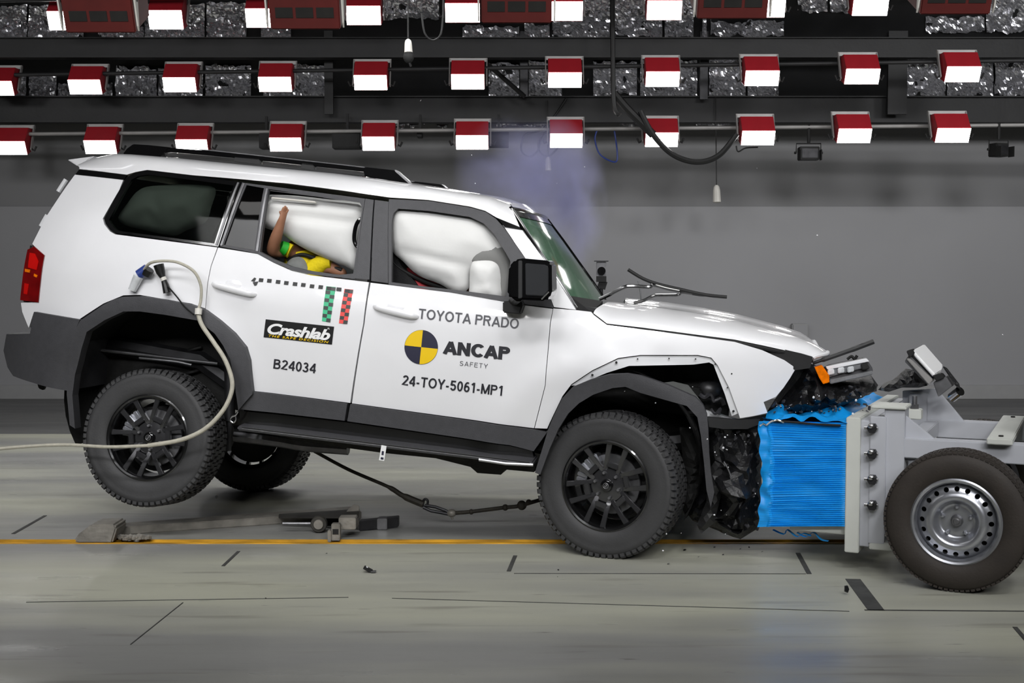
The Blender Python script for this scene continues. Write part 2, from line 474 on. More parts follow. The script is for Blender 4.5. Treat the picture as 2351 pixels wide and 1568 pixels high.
joint(((512, 1300), (548, 1266)), .018); joint(((1168, 1312), (1183, 1276)), .022); joint(((1832, 1270), (1858, 1318)), .025)
joint(((1958, 1330), (2012, 1402)), .075); joint(((1180, 1317), (1850, 1318)), .006); joint(((1985, 1401), (2500, 1405)), .012)
joint(((300, 1480), (420, 1384)), .005); joint(((30, 1226), (104, 1184)), .022, par=floor_b); joint(((2330, 1440), (2360, 1475)), .02)
joint(((60, 1383), (800, 1372)), .004); joint(((900, 1374), (1950, 1404)), .004)

WALLY = 15.72
structure(part('wall_back', MB().box((0, WALLY + .15, 1.193), (22, .3, 2.386)), 'wall_lower', smooth=False), 'plain light grey lower wall behind the car')
structure(part('wall_back', MB().box((0, WALLY + .19, 2.90), (22, .3, 1.03)), 'wall_upper', smooth=False), 'upper wall band under the roof, its shade put into a darker grey')
structure(part('baseboard_back', MB().box((0, WALLY - .02, .085), (22, .04, .17)), 'baseboard', smooth=False), 'low pale kerb at the foot of the back wall')
structure(part('wall_left', MB().box((-11.1, 4, 3.3), (.2, 24, 6.6)), 'wall_lower', smooth=False))
structure(part('wall_right', MB().box((11.1, 4, 3.3), (.2, 24, 6.6)), 'wall_lower', smooth=False))
structure(part('wall_front', MB().box((0, -8.1, 3.3), (22, .2, 6.6)), 'wall_lower', smooth=False))
def roof_plane(x, y, off=0.):
    d = ray(x, y); n = Vector((0, 1, 1.2)); p0 = Vector((0, WALLY + .2 - off, 3.3)); return CAM + d * ((p0 - CAM).dot(n) / d.dot(n))
_yt, _y0 = WALLY + .2 - 3.3 * 1.2, WALLY + .2
ceiling = structure(part('ceiling', MB().hexa([(-11, _y0, 3.3), (11, _y0, 3.3), (11, _yt, 6.6), (-11, _yt, 6.6)],
                    [(-11, _y0 + .2, 3.35), (11, _y0 + .2, 3.35), (11, _yt + .1, 6.75), (-11, _yt + .1, 6.75)]), 'beam_black', smooth=False), 'sloping dark roof lined with crinkled foil')
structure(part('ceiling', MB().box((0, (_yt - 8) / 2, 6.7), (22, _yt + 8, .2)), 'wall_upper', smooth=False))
def foil_panel(x0, x1, y0, y1, seed):
    rows = []; nx = max(8, int((x1 - x0) / 3.5)); ny = max(6, int((y1 - y0) / 3))
    nrm = Vector((0, 1, 1.2)).normalized()
    for j in range(ny + 1):
        r = []
        for i in range(nx + 1):
            p = roof_plane(x0 + (x1 - x0) * i / nx, y0 + (y1 - y0) * j / ny, .05)
            q = Vector((p.x * 5, p.z * 6, seed))
            h = .05 * noise.fractal(q, .8, 2.2, 5) + .035 * abs(noise.noise(q * 2.7)) + .02 * noise.cell(q * 3.)
            r.append(p - nrm * h)
        rows.append(r)
    part('foil_panel', MB().grid(rows), 'foil', ceiling, smooth=False)
_fo = [(-60, 62, 12, 102), (66, 192, 14, 104), (224, 330, 60, 102), (332, 470, 8, 101), (474, 566, 6, 100), (600, 668, 20, 99),
       (880, 1008, -6, 42), (1062, 1192, 60, 92), (1204, 1262, 55, 92), (1268, 1400, -6, 88), (1412, 1520, -6, 86), (1526, 1592, -6, 84),
       (1612, 1622, 30, 84), (1632, 1800, 48, 82), (1832, 1900, -6, 27), (1906, 1960, -6, 27), (2126, 2260, 40, 74), (2264, 2400, -6, 72),
       (-60, 60, 170, 246), (66, 130, 172, 246), (134, 258, 190, 246), (266, 360, 154, 246), (364, 466, 152, 243), (472, 576, 150, 238), (604, 760, 150, 236),
       (1122, 1192, 144, 220), (1214, 1290, 142, 220), (1362, 1404, 142, 220), (1412, 1462, 140, 218), (1470, 1600, 136, 224), (1628, 1712, 134, 226), (1716, 1788, 134, 226),
       (2076, 2170, 130, 222), (2174, 2280, 128, 220), (2284, 2400, 126, 218),
       (60, 186, 296, 316), (296, 404, 294, 316), (560, 640, 292, 305), (900, 1040, 284, 298), (1140, 1300, 282, 296), (1420, 1470, 276, 292), (1580, 1690, 276, 290), (2050, 2130, 268, 280), (2240, 2400, 262, 276)]
for i, f in enumerate(_fo): foil_panel(*f, seed=i * 3.7)

def beam(px0, px1, depth, thick, label):
    a = at(px0[0], px0[1], depth); b = at(px1[0], px1[1], depth)
    zc, h = (a.z + b.z) / 2, abs(a.z - b.z); x0, x1 = a.x, b.x; y = a.y
    o = empty('steel_beam', ((x0 + x1) / 2, y, zc))
    L = x1 - x0
    part('web', MB().box((0, 0, 0), (L, thick * .25, h * .9)), 'beam_black', o, smooth=False)
    for s in (-1, 1): part('flange', MB().box((0, 0, s * h * .475), (L, thick, h * .05)), 'beam_black', o, smooth=False)
    return tag(o, label, 'beam')
beam((-700, 88), (3000, 134), 14.25, .16, 'black steel roof beam running between the top and middle rows of floodlights')
beam((-700, 222), (3000, 282), 14.75, .16, 'black steel roof beam just above the lowest row of floodlights')
o = tag(part('roof_brace', MB().tube([at(1122, 150, 14.3), at(1205, 222, 14.3)], .045, 6, flat=((0, 1, 0), .6)), 'beam_black'), 'black diagonal roof brace beside the foil lining', 'brace')
for (x, y0, y1, w, lab) in ((1203, 55, 222, .09, 'grey upright strut behind the diagonal roof brace'), (1616, 44, 228, .09, 'grey upright strut behind the red lamp housing right of the long drop cable'),
                            (2060, 50, 262, .22, 'broad black roof column between foil panels at far right'), (755, 60, 262, .1, 'slim black roof column beside the crinkled foil at left of centre'), (1190, 40, 100, .04, 'thin upper roof strut behind the central red housing')):
    a, b = at(x, y0, 14.55), at(x, y1, 14.55)
    tag(part('roof_strut', MB().box((a + b) / 2, (w, .05, a.z - b.z)), 'beam_black' if w > .09 else 'dark_steel', smooth=False), lab, 'strut')

# ------------------------------------------------------------------ floodlight rigs
def rig_pipe(px0, px1, depth, r, label, m='lamp_frame', d2=None):
    tag(part('rig_pipe', MB().cyl(at(*px0, depth), at(*px1, d2 or depth), r, 12), m), label, 'pipe')
rig_pipe((-400, 312), (2700, 284), 14.85, .022, 'long grey pipe carrying the lowest row of floodlights', d2=13.8)
rig_pipe((-400, 178), (2700, 134), 14.4, .022, 'long grey pipe hidden behind the middle row of floodlights', 'beam_black', 13.3)
rig_pipe((-400, 10), (2700, -60), 13.25, .022, 'long grey pipe above the top row of floodlights', 'beam_black', 12.45)

def floodlight_meshes(ph):
    h = ph / 2
    pr = [(-.055, h + .002), (.075, h + .172), (.19, h + .172), (.19, -h + .06), (.03, -h - .005)]
    hs = MB().prism([(-.18, y, z) for y, z in pr], [(.18, y, z) for y, z in pr]).mesh('housing', bevel=.004)
    n = Vector((0, -(2 * h), -.085)).normalized() * .006
    a = [Vector((sx * .178, y, z)) for sx, y, z in ((-1, -.053, h), (1, -.053, h), (1, .028, -h), (-1, .028, -h))]
    gl = MB().hexa([p + n * .2 for p in a], [p + n for p in a]).mesh('lamp_panel', smooth=False)
    br = MB().box((0, .20, h + .195), (.42, .03, .04))
    for s in (-1, 1): br.hexa([(s * .198, .06, -.01), (s * .198, .10, -.03), (s * .198, .215, h + .2), (s * .198, .175, h + .21)], [(s * .21, .06, -.01), (s * .21, .10, -.03), (s * .21, .215, h + .2), (s * .21, .175, h + .21)])
    br.box((0, .30, h + .07), (.05, .2, .26))
    br = br.mesh('bracket', smooth=False)
    cl = MB().tube([(.205, .09, .0), (.235, .10, -.02), (.258, .10, .03)], .012, 8).mesh('clamp')
    return hs, gl, br, cl
def floodlight(px, py, depth, ms, label, group):
    o = empty('floodlight', at(px, py, depth))
    link('housing', ms[0], 'lamp_red', o); link('lamp_panel', ms[1], 'lamp_glow', o)
    link('bracket', ms[2], 'lamp_frame', o); link('clamp', ms[3], 'matt_black', o); link('clamp', ms[3], 'matt_black', o).scale = (-1, 1, 1)
    return tag(o, label, 'floodlight', group)
rows = [('lowest', .142, 217, [(25, 340), (231, 338), (441, 336), (656, 332), (869, 330), (1084, 327), (1300, 323), (1519, 321), (1740, 317), (1961, 312), (2187, 311)], 17),
        ('middle', .145, 223, [(-6, 203), (196, 200), (413, 195), (632, 194), (851, 190), (1074, 188), (1297, 184), (1521, 182), (1749, 180), (1979, 176), (2210, 171)], 17),
        ('top', .178, 232, [(150, 48), (381, 46), (604, 42), (835, 36), (1062, 30), (1298, 26), (1525, 24), (1762, 18), (1998, 14)], 12)]
for nm, ph, sp0, pts, dsp in rows:
    ms = floodlight_meshes(ph)
    for i, (x, y) in enumerate(pts):
        dep = 1.05 * FPX / (sp0 - dsp / 2 + dsp * x / 2351)
        end = 'leftmost' if i == 0 else ('rightmost' if i == len(pts) - 1 else ORD[i] + ' from the left')
        floodlight(x, y, dep, ms, f'red floodlight with glowing white panel, {end} in the {nm} row', f'floodlights of the {nm} row')

def overhead_lamp(px, py, label):
    p = at(px, py, 6.2); o = empty('overhead_lamp', p)
    pr = [(0, 0), (-.14, .30), (.14, .42), (.24, .13)]
    part('housing', MB().prism([(-.172, y, z) for y, z in pr], [(.172, y, z) for y, z in pr]), 'lamp_red_unlit', o, bevel=.006)
    n = Vector((0, .2, -.4)).normalized() * .006
    a = [Vector(q) for q in ((-.16, .012, .006), (.16, .012, .006), (.16, .228, .124), (-.16, .228, .124))]
    part('lamp_panel', MB().hexa([q - n for q in a], [q + n * .06 for q in a]), 'lamp_glow', o, smooth=False)
    for s in (-1, 1):
        x = s * .186
        t = [(-.17, .36), (-.06, .40), (.0, .01), (-.02, .03)]
        fl = part('side_flange', MB().prism([(x - .004, y, z) for y, z in t], [(x + .004, y, z) for y, z in t]), 'pendant_white', o, smooth=False)
        for (hy, hz) in ((-.09, .30), (-.06, .22), (-.04, .15)):
            part('hole', MB().cyl((x - .006, hy, hz), (x + .006, hy, hz), .008, 8), 'matt_black', fl)
    d = Vector((-.14, 0, .30)).normalized()
    for xx in (-.1, 0, .1):
        c = Vector((xx, -.018, .075)) 
        part('vent', MB().box((xx, -.0352, .075), (.085, .004, .05), Matrix.Rotation(.44, 3, 'X')), 'groove_dark', o, smooth=False)
    part('hanger', MB().cyl((0, .06, .38), (0, .06, 6.6 - p.z), .012, 8), 'matt_black', o)
    return tag(o, label, 'lamp', 'lamps hanging close above the car')
for (x, y, lab) in ((232, 76, 'large red lamp housing cut by the frame at far left top'), (702, 68, 'large red lamp housing at the top between second and fourth top lights'),
                    (1186, 54, 'large red lamp housing at the top centre between two glowing panels'), (1680, 44, 'large red lamp housing at the top right of centre'), (2192, 34, 'large red lamp housing at the top right corner')):
    overhead_lamp(x, y, lab)

# ------------------------------------------------------------------ hanging cables, pendants, stage lamps
def cable(name, pts, depth, r, m, label, cat='cable', n=10):
    return tag(part(name, MB().tube(spline([at(x, y, depth) for x, y in pts], n), r, 8), m), label, cat)
def pendant(x, ytop, y0, y1, depth, label, dark=False, w=.022):
    o = empty('pendant_control', at(x, y1, depth)); k = at(x, y1, depth)
    def L(px, py): return at(px, py, depth) - k
    part('cord', MB().cyl(L(x - 2, ytop), L(x, y0), .006, 8), 'cable_black', o)
    a, b = L(x, y0), L(x + 1, y1)
    part('handset', MB().tube([a, a + (b - a) * .1, a + (b - a) * .3, b - (b - a) * .05, b], [w * .4, w * .8, w, w * 1.15, w * .6], 10), 'pendant_white', o)
    if dark:
        part('hook', MB().ball(b + Vector((0, 0, -.03)), (.045, .03, .055), 10, 7).tube([b + Vector((0, 0, -.06)), b + Vector((.02, 0, -.11))], .01, 6), 'matt_black', o)
    return tag(o, label, 'pendant control')
pendant(937, -330, 90, 122, 10.5, 'white pendant control with black hook hanging at the top, left of centre', True, .03)
pendant(1645, 222, 425, 466, 14.7, 'white pendant control on the longest cord, above the wipers', w=.042)
pendant(1258, 230, 360, 393, 14.7, 'short white pendant control hanging beside the rising smoke', w=.032)
cable('hanging_cable', [(1470, 255), (1500, 310), (1545, 355), (1600, 372), (1650, 357), (1692, 308)], 13.6, .030, 'cable_black', 'thick black cable sagging in front of the floodlights right of centre')
cable('hanging_cable', [(1410, 215), (1440, 250), (1475, 285), (1500, 310)], 13.64, .045, 'cable_black', 'bundle of black cables running down to the sagging thick cable')
cable('drop_conduit', [(1406, -120), (1407, 120), (1410, 240), (1424, 265)], 13.6, .026, 'cable_black', 'black vertical cable drop reaching from the frame top to the beam')
cable('hanging_cable', [(968, 30), (975, 75), (992, 92), (1010, 82), (1016, 50), (1018, -20), (1018, -300)], 10.5, .008, 'cable_black', 'thin cable loop beside the hooked pendant control at the top')
cable('hanging_cable', [(1300, 226), (1270, 270), (1240, 300), (1205, 310), (1197, 345), (1215, 360), (1235, 345), (1250, 305), (1290, 320), (1262, 358), (1240, 350), (1238, 320), (1262, 303)], 14.7, .011, 'cable_black', 'looped black cable tangle above the rising smoke')
cable('hanging_cable', [(1372, 296), (1366, 320), (1378, 355), (1412, 372), (1417, 350), (1410, 296)], 14.25, .009, 'plug_blue', 'thin blue cable loop hanging right of the smoke')
cable('hanging_cable', [(1690, 335), (1695, 348), (1712, 340), (1740, 338)], 13.9, .008, 'cable_black', 'short thin cable tail under the ninth lowest floodlight')
def stage_lamp(x, yt, y0, y1, w, depth, label, turn):
    base = at(x, y1, depth); o = empty('stage_lamp', base)
    s = depth / FPX; h = (y1 - y0) * s
    part('stem', MB().cyl((0, 0, h + .015), (0, 0, (y1 - yt) * s), .018, 10), 'matt_black', o)
    part('yoke', MB().tube([(-w * .62, 0, h * .5), (-w * .62, 0, h + .01), (w * .62, 0, h + .01), (w * .62, 0, h * .5)], .008, 8), 'matt_black', o)
    M = Matrix.Rotation(turn, 3, 'Z')
    bd = part('lamp_body', MB().box((0, 0, h * .45), (w, .14, h * .8), M), 'matt_black', o, bevel=.008)
    part('lens', MB().box(M @ Vector((0, -.072, h * .45)) , (w * .8, .006, h * .55), M), 'dark_steel', o, smooth=False)
    for sx in (-1, 1):
        part('barn_door', MB().box(M @ Vector((sx * w * .52, -.10, h * .32)), (.008, .09, h * .62), M), 'matt_black', o, smooth=False)
        part('knob', MB().cyl((sx * w * .62, 0, h * .5), (sx * w * .72, 0, h * .5), .014, 10), 'matt_black', o)
    return tag(o, label, 'stage lamp', 'black stage lamps under the rig')
stage_lamp(1856, 288, 332, 370, .22, 14.09, 'black stage lamp with side doors under the rig, left of the tenth lowest light', 0.)
stage_lamp(2292, 284, 324, 362, .17, 13.94, 'black stage lamp hanging at the right edge of the photo', .35)
for (x0, x1, y0, y1, lab) in ((765, 828, 302, 342, 'black speaker box beside the fifth lowest floodlight'), (1122, 1168, 304, 338, 'black speaker box beside the sixth lowest floodlight'),
                              (598, 622, 308, 342, 'narrow black box beside the fourth lowest floodlight'), (958, 970, 304, 316, 'tiny black sensor under the rig pipe between two lights')):
    a, b = at(x0, y0, 14.55), at(x1, y1, 14.55); o = empty('speaker_box', ((a.x + b.x) / 2, a.y, b.z))
    d = (b.x - a.x, .2, a.z - b.z)
    part('cabinet', MB().box((0, 0, d[2] / 2), d), 'matt_black', o, bevel=.006)
    part('grille', MB().box((0, -.103, d[2] / 2), (d[0] * .86, .006, d[2] * .84)), 'matt_black', o, smooth=False)
    part('hanger', MB().box((0, .05, d[2] + .1), (.03, .03, .22)), 'matt_black', o, smooth=False)
    tag(o, lab, 'speaker' if d[0] > .1 else 'sensor')

# things at the back wall
p = at(1380, 667, 11.0); o = empty('target_camera', (p.x, p.y, 0)); z = p.z; s = 11.0 / FPX
part('post', MB().cyl((0, 0, 0), (0, 0, z + .02), .018, 10), 'dark_steel', o)
part('base_plate', MB().cyl((0, 0, 0), (0, 0, .02), .16, 20), 'dark_steel', o)
part('clamp', MB().box((.01, 0, z + .05), (.07, .05, .07), Matrix.Rotation(.3, 3, 'Y')).box((0, -.02, z + .10), (.085, .05, .05)), 'matt_black', o, smooth=False)
pl = part('camera_plate', MB().box((0, 0, z + .185), (.085, .03, .13)), 'steel_dull', o, bevel=.004)
part('lens', MB().cyl((0, -.05, z + .17), (0, -.01, z + .17), .036, 18), 'gloss_black', pl)
part('hood', MB().box((0, -.01, z + .255), (.12, .08, .008)), 'dark_steel', o, smooth=False)
tag(o, 'small camera with round black lens on a post behind the windscreen', 'camera')
p = at(1630, 724, 11.5); o = empty('sensor_post', (p.x, p.y, 0))
part('post', MB().cyl((0, 0, 0), (0, 0, p.z), .015, 10), 'dark_steel', o)
part('base_plate', MB().cyl((0, 0, 0), (0, 0, .02), .14, 20), 'dark_steel', o)
part('sensor_head', MB().box((0, 0, p.z + .015), (.062, .06, .045)), 'matt_black', o, bevel=.004)
tag(o, 'small black sensor box just showing above the bonnet', 'sensor')
a, b = at(1816, 743, 15.7), at(1853, 800, 15.7); o = empty('wall_box', ((a.x + b.x) / 2, WALLY, b.z))
part('box_body', MB().box((0, -.05, (a.z - b.z) / 2), (b.x - a.x, .1, a.z - b.z)), 'baseboard', o, bevel=.01)
part('box_lid', MB().box((0, -.104, (a.z - b.z) / 2), ((b.x - a.x) * .86, .01, (a.z - b.z) * .9)), 'wall_lower', o, smooth=False)
tag(o, 'pale grey junction box on the wall above the bonnet tip', 'junction box')

# ================================================================== THE CAR
def hermite(tab, x):
    n = len(tab)
    if x <= tab[0][0]: return tab[0][1]
    if x >= tab[-1][0]: return tab[-1][1]
    for i in range(n - 1):
        if x <= tab[i + 1][0]: break
    x0, y0 = tab[i]; x1, y1 = tab[i + 1]; h = x1 - x0; t = (x - x0) / h
    d = (y1 - y0) / h
    def sl(k):
        if k <= 0 or k >= n - 1: return (tab[min(k + 1, n - 1)][1] - tab[max(k - 1, 0)][1]) / (tab[min(k + 1, n - 1)][0] - tab[max(k - 1, 0)][0])
        a = (tab[k][1] - tab[k - 1][1]) / (tab[k][0] - tab[k - 1][0]); b = (tab[k + 1][1] - tab[k][1]) / (tab[k + 1][0] - tab[k][0])
        return 0 if a * b <= 0 else 2 * a * b / (a + b)
    m0, m1 = sl(i) * h, sl(i + 1) * h
    return (2 * t ** 3 - 3 * t ** 2 + 1) * y0 + (t ** 3 - 2 * t * t + t) * m0 + (-2 * t ** 3 + 3 * t * t) * y1 + (t ** 3 - t * t) * m1
WT = [(.2, .90), (.45, .915), (.62, .925), (.80, .945), (1.0, .955), (1.15, .952), (1.27, .935), (1.36, .912), (1.5, .872), (1.7, .81), (1.84, .745), (1.92, .66)]
def W(x, z):
    w = hermite(WT, z)
    if x < -.5: w -= .12 * ((-.5 - x) / .5) ** 2
    if x > 2.9: w -= .16 * ((x - 2.9) / .7) ** 2
    for cx, cz, R in ((-.02, .45, .62), (2.62, .45, .60)):
        r = hypot(x - cx, z - cz); w += .022 * math.exp(-((r - R) / .10) ** 2)
    for cx, cz, R in ((.50, 1.05, .28), (2.36, 1.10, .22), (2.9, 1.12, .2)):
        d2 = ((x - cx) / R) ** 2 + ((z - cz) / R) ** 2
        if d2 < 5: w += .005 * math.exp(-d2) * noise.noise(Vector((x * 9, z * 11, 4.)))
    return w
def S(px, py, off=0.):
    yl = -.9
    for _ in range(7):
        p = CARF.loc(px, py, yl); yl = -W(p.x, p.z) - off
    return p
def SX(pts, off=0.): return [(p.x, p.z) for p in (S(x, y, off) for x, y in pts)]
def LX(pts, yl): return [(p.x, p.z) for p in (CARF.loc(x, y, yl) for x, y in pts)]

car = empty('car', CARF.O); car.rotation_euler = CARF.R.to_euler()
tag(car, 'white four-wheel-drive test car, nose crushed and rear wheels lifted', 'car')

def side(name, px, m, off=0., thick=.03, holes=(), sp=.045, parent=car, far=True, label=None, smooth=True, curve=False):
    P = SX(px, off); H = [SX(h, off) for h in holes]
    fn = lambda a, b: (a, -W(a, b) - off, b)
    o = part(name, sheet(P, fn, (0, thick, 0), H, sp), m, parent, fix=False)
    if label: plabel(o, label)
    if far: part(name, sheet(P, fn, (0, thick, 0), H, sp * 1.6, mirror=True), m, parent, fix=False)
    return o
def flat(name, px, yl, thick, m, parent=car, holes=(), bevel=.004, sp=.2, far=False):
    P = LX(px, yl); 
    mb = MB().prism([(a, yl, b) for a, b in P], [(a, yl + thick, b) for a, b in P])
    o = part(name, mb, m, parent, bevel=bevel)
    if far: part(name, MB().prism([(a, -yl, b) for a, b in P], [(a, -yl - thick, b) for a, b in P]), m, parent, bevel=bevel)
    return o
def wire(name, px, yl, r, m, parent=car, n=8, seg=8, flat_=None):
    ys = yl if isinstance(yl, (list, tuple)) else [yl] * len(px)
    return part(name, MB().tube(spline([CARF.loc(x, y, q) for (x, y), q in zip(px, ys)], n), r, seg, flat=flat_), m, parent)

# --- side panels
WIN_Q = [(239, 502), (243, 514), (253, 528), (266, 535), (501, 566), (554, 418), (440, 404), (360, 394), (338, 391), (311, 396), (290, 407), (277, 431)]
side('rear_quarter_panel', [(172, 401), (283, 413), (274, 436), (236, 502), (240, 516), (252, 531), (264, 538), (499, 568), (484, 610), (476, 650), (471, 708),
     (440, 697), (321, 677), (283, 678), (237, 697), (182, 733), (78, 716), (66, 753), (51, 716), (48, 695), (88, 694), (103, 586), (80, 566), (74, 560), (105, 499)], 'white_paint')
side('pillar_strip', [(182, 389), (291, 402), (284, 413), (173, 400)], 'gloss_black', .002, .02)
side('window_frame', WIN_Q, 'gloss_black', .004, .03, holes=[[(250, 505), (254, 514), (262, 524), (272, 530), (492, 559), (537, 426), (440, 413), (360, 403), (340, 401), (316, 405), (301, 413), (287, 436)]])
side('quarter_window', [(249, 505), (254, 514), (262, 525), (272, 531), (493, 560), (538, 425), (440, 412), (360, 402), (340, 400), (316, 404), (300, 412), (286, 436)], 'tinted_glass', -.006, .005, label='tinted rear side window')
side('window_strip', [(545, 418), (549, 419), (499, 563), (494, 562)], 'steel_dull', .008, .02)
rd = side('rear_door', [(501, 568.6), (591, 583), (628, 603), (670, 622), (713, 632), (847, 648), (834, 742), (804, 925), (577, 897), (571, 830), (563, 797), (537, 763), (472.3, 709.5), (477.6, 650), (485.8, 610)], 'white_paint')
side('rear_door_frame', [(556, 419), (838, 456), (815, 640), (776, 637), (713, 630), (670, 620), (628, 602), (591, 582), (505, 566)], 'trim_grey', .004, .03,
     holes=[[(566, 425), (606, 432), (584, 574), (514, 562)], [(617, 434), (713, 448), (826, 465), (832, 476), (811, 628), (776, 631), (713, 622), (670, 612), (628, 595), (597, 578)]])
side('window_strip', [(558, 420), (562, 421), (510, 564), (505, 563)], 'steel_dull', .010, .02)
side('window_strip', [(611, 432), (615, 433), (592, 577), (587, 576)], 'steel_dull', .010, .02)
side('rear_door_window', [(565, 424), (607, 431), (585, 575), (513, 563)], 'dim_glass', -.006, .005, label='dark fixed pane of the rear door')
side('b_pillar_cover', [(839, 456), (858, 459), (848, 642), (815, 639)], 'trim_grey', .008, .03)
side('b_pillar_cover', [(861, 459), (892, 463), (891, 650), (852, 645)], 'trim_grey', .008, .03)
fd = side('front_door', [(851, 649), (892, 654), (1030, 671), (1152, 692), (1197, 700), (1269, 709), (1263, 740), (1251, 885), (1226, 983), (808, 926), (837, 742)], 'white_paint')
side('front_door_frame', [(893, 457), (983, 461), (1078, 476), (1114, 486), (1138, 502), (1157, 523), (1206, 594), (1262, 682), (1271, 707), (1202, 698), (1152, 691), (1030, 670), (892, 653)], 'trim_grey', .004, .03,
     holes=[[(899, 510), (903, 490), (914, 479), (983, 484), (1078, 498), (1110, 513), (1134, 537), (1162, 582), (1172, 600), (1162, 681), (1054, 667), (959, 656), (899, 648)]])
side('door_cladding', [(577, 899), (797, 927), (791, 966), (549, 939)], 'trim_grey', .02, .05)
side('door_cladding', [(804, 928), (1222, 986), (1252, 992), (1262, 984), (1225, 1036), (1170, 1022), (797, 967)], 'trim_grey', .02, .05)
side('sill_panel', [(549, 942), (791, 969), (1170, 1024), (1222, 1036), (1228, 1062), (552, 976)], 'gloss_black', -.02, .06)
FEN = [(1322, 712), (1357, 716), (1363, 723), (1393, 746), (1480, 757), (1572, 769), (1687, 785), (1750, 804), (1801, 827), (1827, 845), (1814, 868), (1799, 890), (1781, 911), (1753, 923), (1758, 936), (1762, 948), (1730, 955), (1699, 960), (1695, 948), (1674, 890), (1648, 839), (1633, 821), (1602, 815), (1470, 815), (1419, 822), (1360, 850), (1312, 882),
       (1291, 910), (1266, 962), (1256, 984), (1227.6, 983), (1252.6, 885), (1264.6, 740), (1270.6, 708)]
fender = side('front_fender', FEN, 'white_paint')
side('fender_flange', [(1695, 949), (1674, 891), (1648, 840), (1632, 822), (1602, 817), (1470, 817), (1419, 824), (1360, 852), (1311, 885), (1324, 885), (1393, 856), (1444, 840), (1592, 837), (1628, 832), (1638, 837), (1664, 905), (1680, 955)], 'white_bare', -.014, .012, parent=fender, far=False, sp=.02)
for (x, y) in ((1360, 861), (1415, 832), (1464, 824), (1536, 823), (1597, 824), (1670, 890), (1684, 944), (1680, 858), (1642, 836)):
    p = S(x, y); part('screw_hole', MB().cyl((p.x, p.y - .0025, p.z), (p.x, p.y + .002, p.z), .0065 if x < 1460 or x > 1682 else .004, 10), 'matt_black', fender)
side('pillar_strip', [(1142, 501), (1192, 521), (1198, 528), (1159, 521)], 'gloss_black', .003, .02)
side('a_pillar', [(1159, 523), (1199, 529), (1250, 597), (1322, 711), (1272, 705), (1263, 682), (1207, 594)], 'white_paint', .0, .03)

# --- roof, from the near gutter over to the far one
_lo = [(182, 388), (235, 394), (291, 401), (311, 395), (338, 390), (440, 402), (549, 411), (660, 421), (783, 437), (893, 453), (983, 459), (1078, 474), (1114, 484), (1139, 499)]
_up = [(186, 377), (205, 366), (232, 359), (264, 353), (300, 354), (400, 362), (500, 372), (640, 386), (770, 398), (880, 412), (983, 428), (1078, 443), (1130, 452), (1171, 467)]
rows = []
for (a, b) in zip(_lo, _up):
    P0 = S(*a); P3 = CARF.loc(b[0], b[1], -.60); h = P3.z - P0.z
    P1 = P0 + Vector((0, .012, h * .62)); P2 = P3 + Vector((0, -.09, -.012))
    r = [P0 * (1 - t) ** 3 + P1 * 3 * t * (1 - t) ** 2 + P2 * 3 * t * t * (1 - t) + P3 * t ** 3 for t in [i / 9 for i in range(10)]]
    for y in (-.45, -.3, -.15, 0): r.append(Vector((P3.x, y, P3.z + .022 * (1 - (y / .6) ** 2))))
    r += [Vector((q.x, -q.y, q.z)) for q in r[-2::-1]]
    rows.append(r)
roof_rows = rows
roof = part('roof', MB().grid(rows), 'white_paint', car, angle=60)
hl = part('headliner', MB().grid([[Vector((q.x, q.y * .93, q.z - .05)) for q in r[3:-3]] for r in rows]), 'headliner', car, angle=60)
mb = MB(); tip = CARF.loc(156, 367, -.55); base = CARF.loc(226, 360, -.55); bot = CARF.loc(184, 383, -.55)
mb.prism([(tip.x, -.56, tip.z), (base.x, -.60, base.z), (bot.x + .02, -.62, bot.z)], [(tip.x, .56, tip.z), (base.x, .60, base.z), (bot.x + .02, .62, bot.z)])
part('rear_spoiler', mb, 'white_paint', car, bevel=.006)
# tailgate between the rear corners
rows = []
for a in [(182, 389), (172, 402), (140, 448), (105, 499), (74, 560), (60, 620), (52, 690), (66, 752)]:
    p = S(*a); r = []
    for k in range(13):
        y = p.y * (1 - k / 6); r.append(Vector((p.x - .05 * (1 - (y / p.y) ** 2) + .004, y, p.z)))
    rows.append(r)
part('tailgate', MB().grid(rows), 'white_paint', car, angle=50)
for s, e in (((132, 440), (150, 412)), ((92, 520), (107, 494))):
    p, q = S(*s), S(*e); part('tailgate_hinge', MB().tube([p + Vector((-.012, .03, 0)), q + Vector((-.012, .03, 0))], .014, 8), 'white_bare', car)
tl = side('tail_light', [(63, 573), (79, 566), (102, 586), (88, 694), (46, 689)], 'red_lens', .008, .05, label='red tail light')
side('lamp_cell', [(68, 580), (80, 582), (88, 600), (84, 620), (64, 614)], 'red_lens_bright', .012, .01, parent=tl, far=False, sp=.02)
side('lamp_cell', [(56, 650), (66, 652), (62, 676), (54, 674)], 'red_lens_bright', .012, .01, parent=tl, far=False, sp=.02)
side('lamp_cell', [(57, 617), (69, 619), (68, 626), (57, 624)], 'amber_lens', .012, .01, parent=tl, far=False, sp=.02)
side('lamp_cell', [(78, 628), (86, 632), (84, 637), (77, 634)], 'amber_lens', .012, .01, parent=tl, far=False, sp=.02)
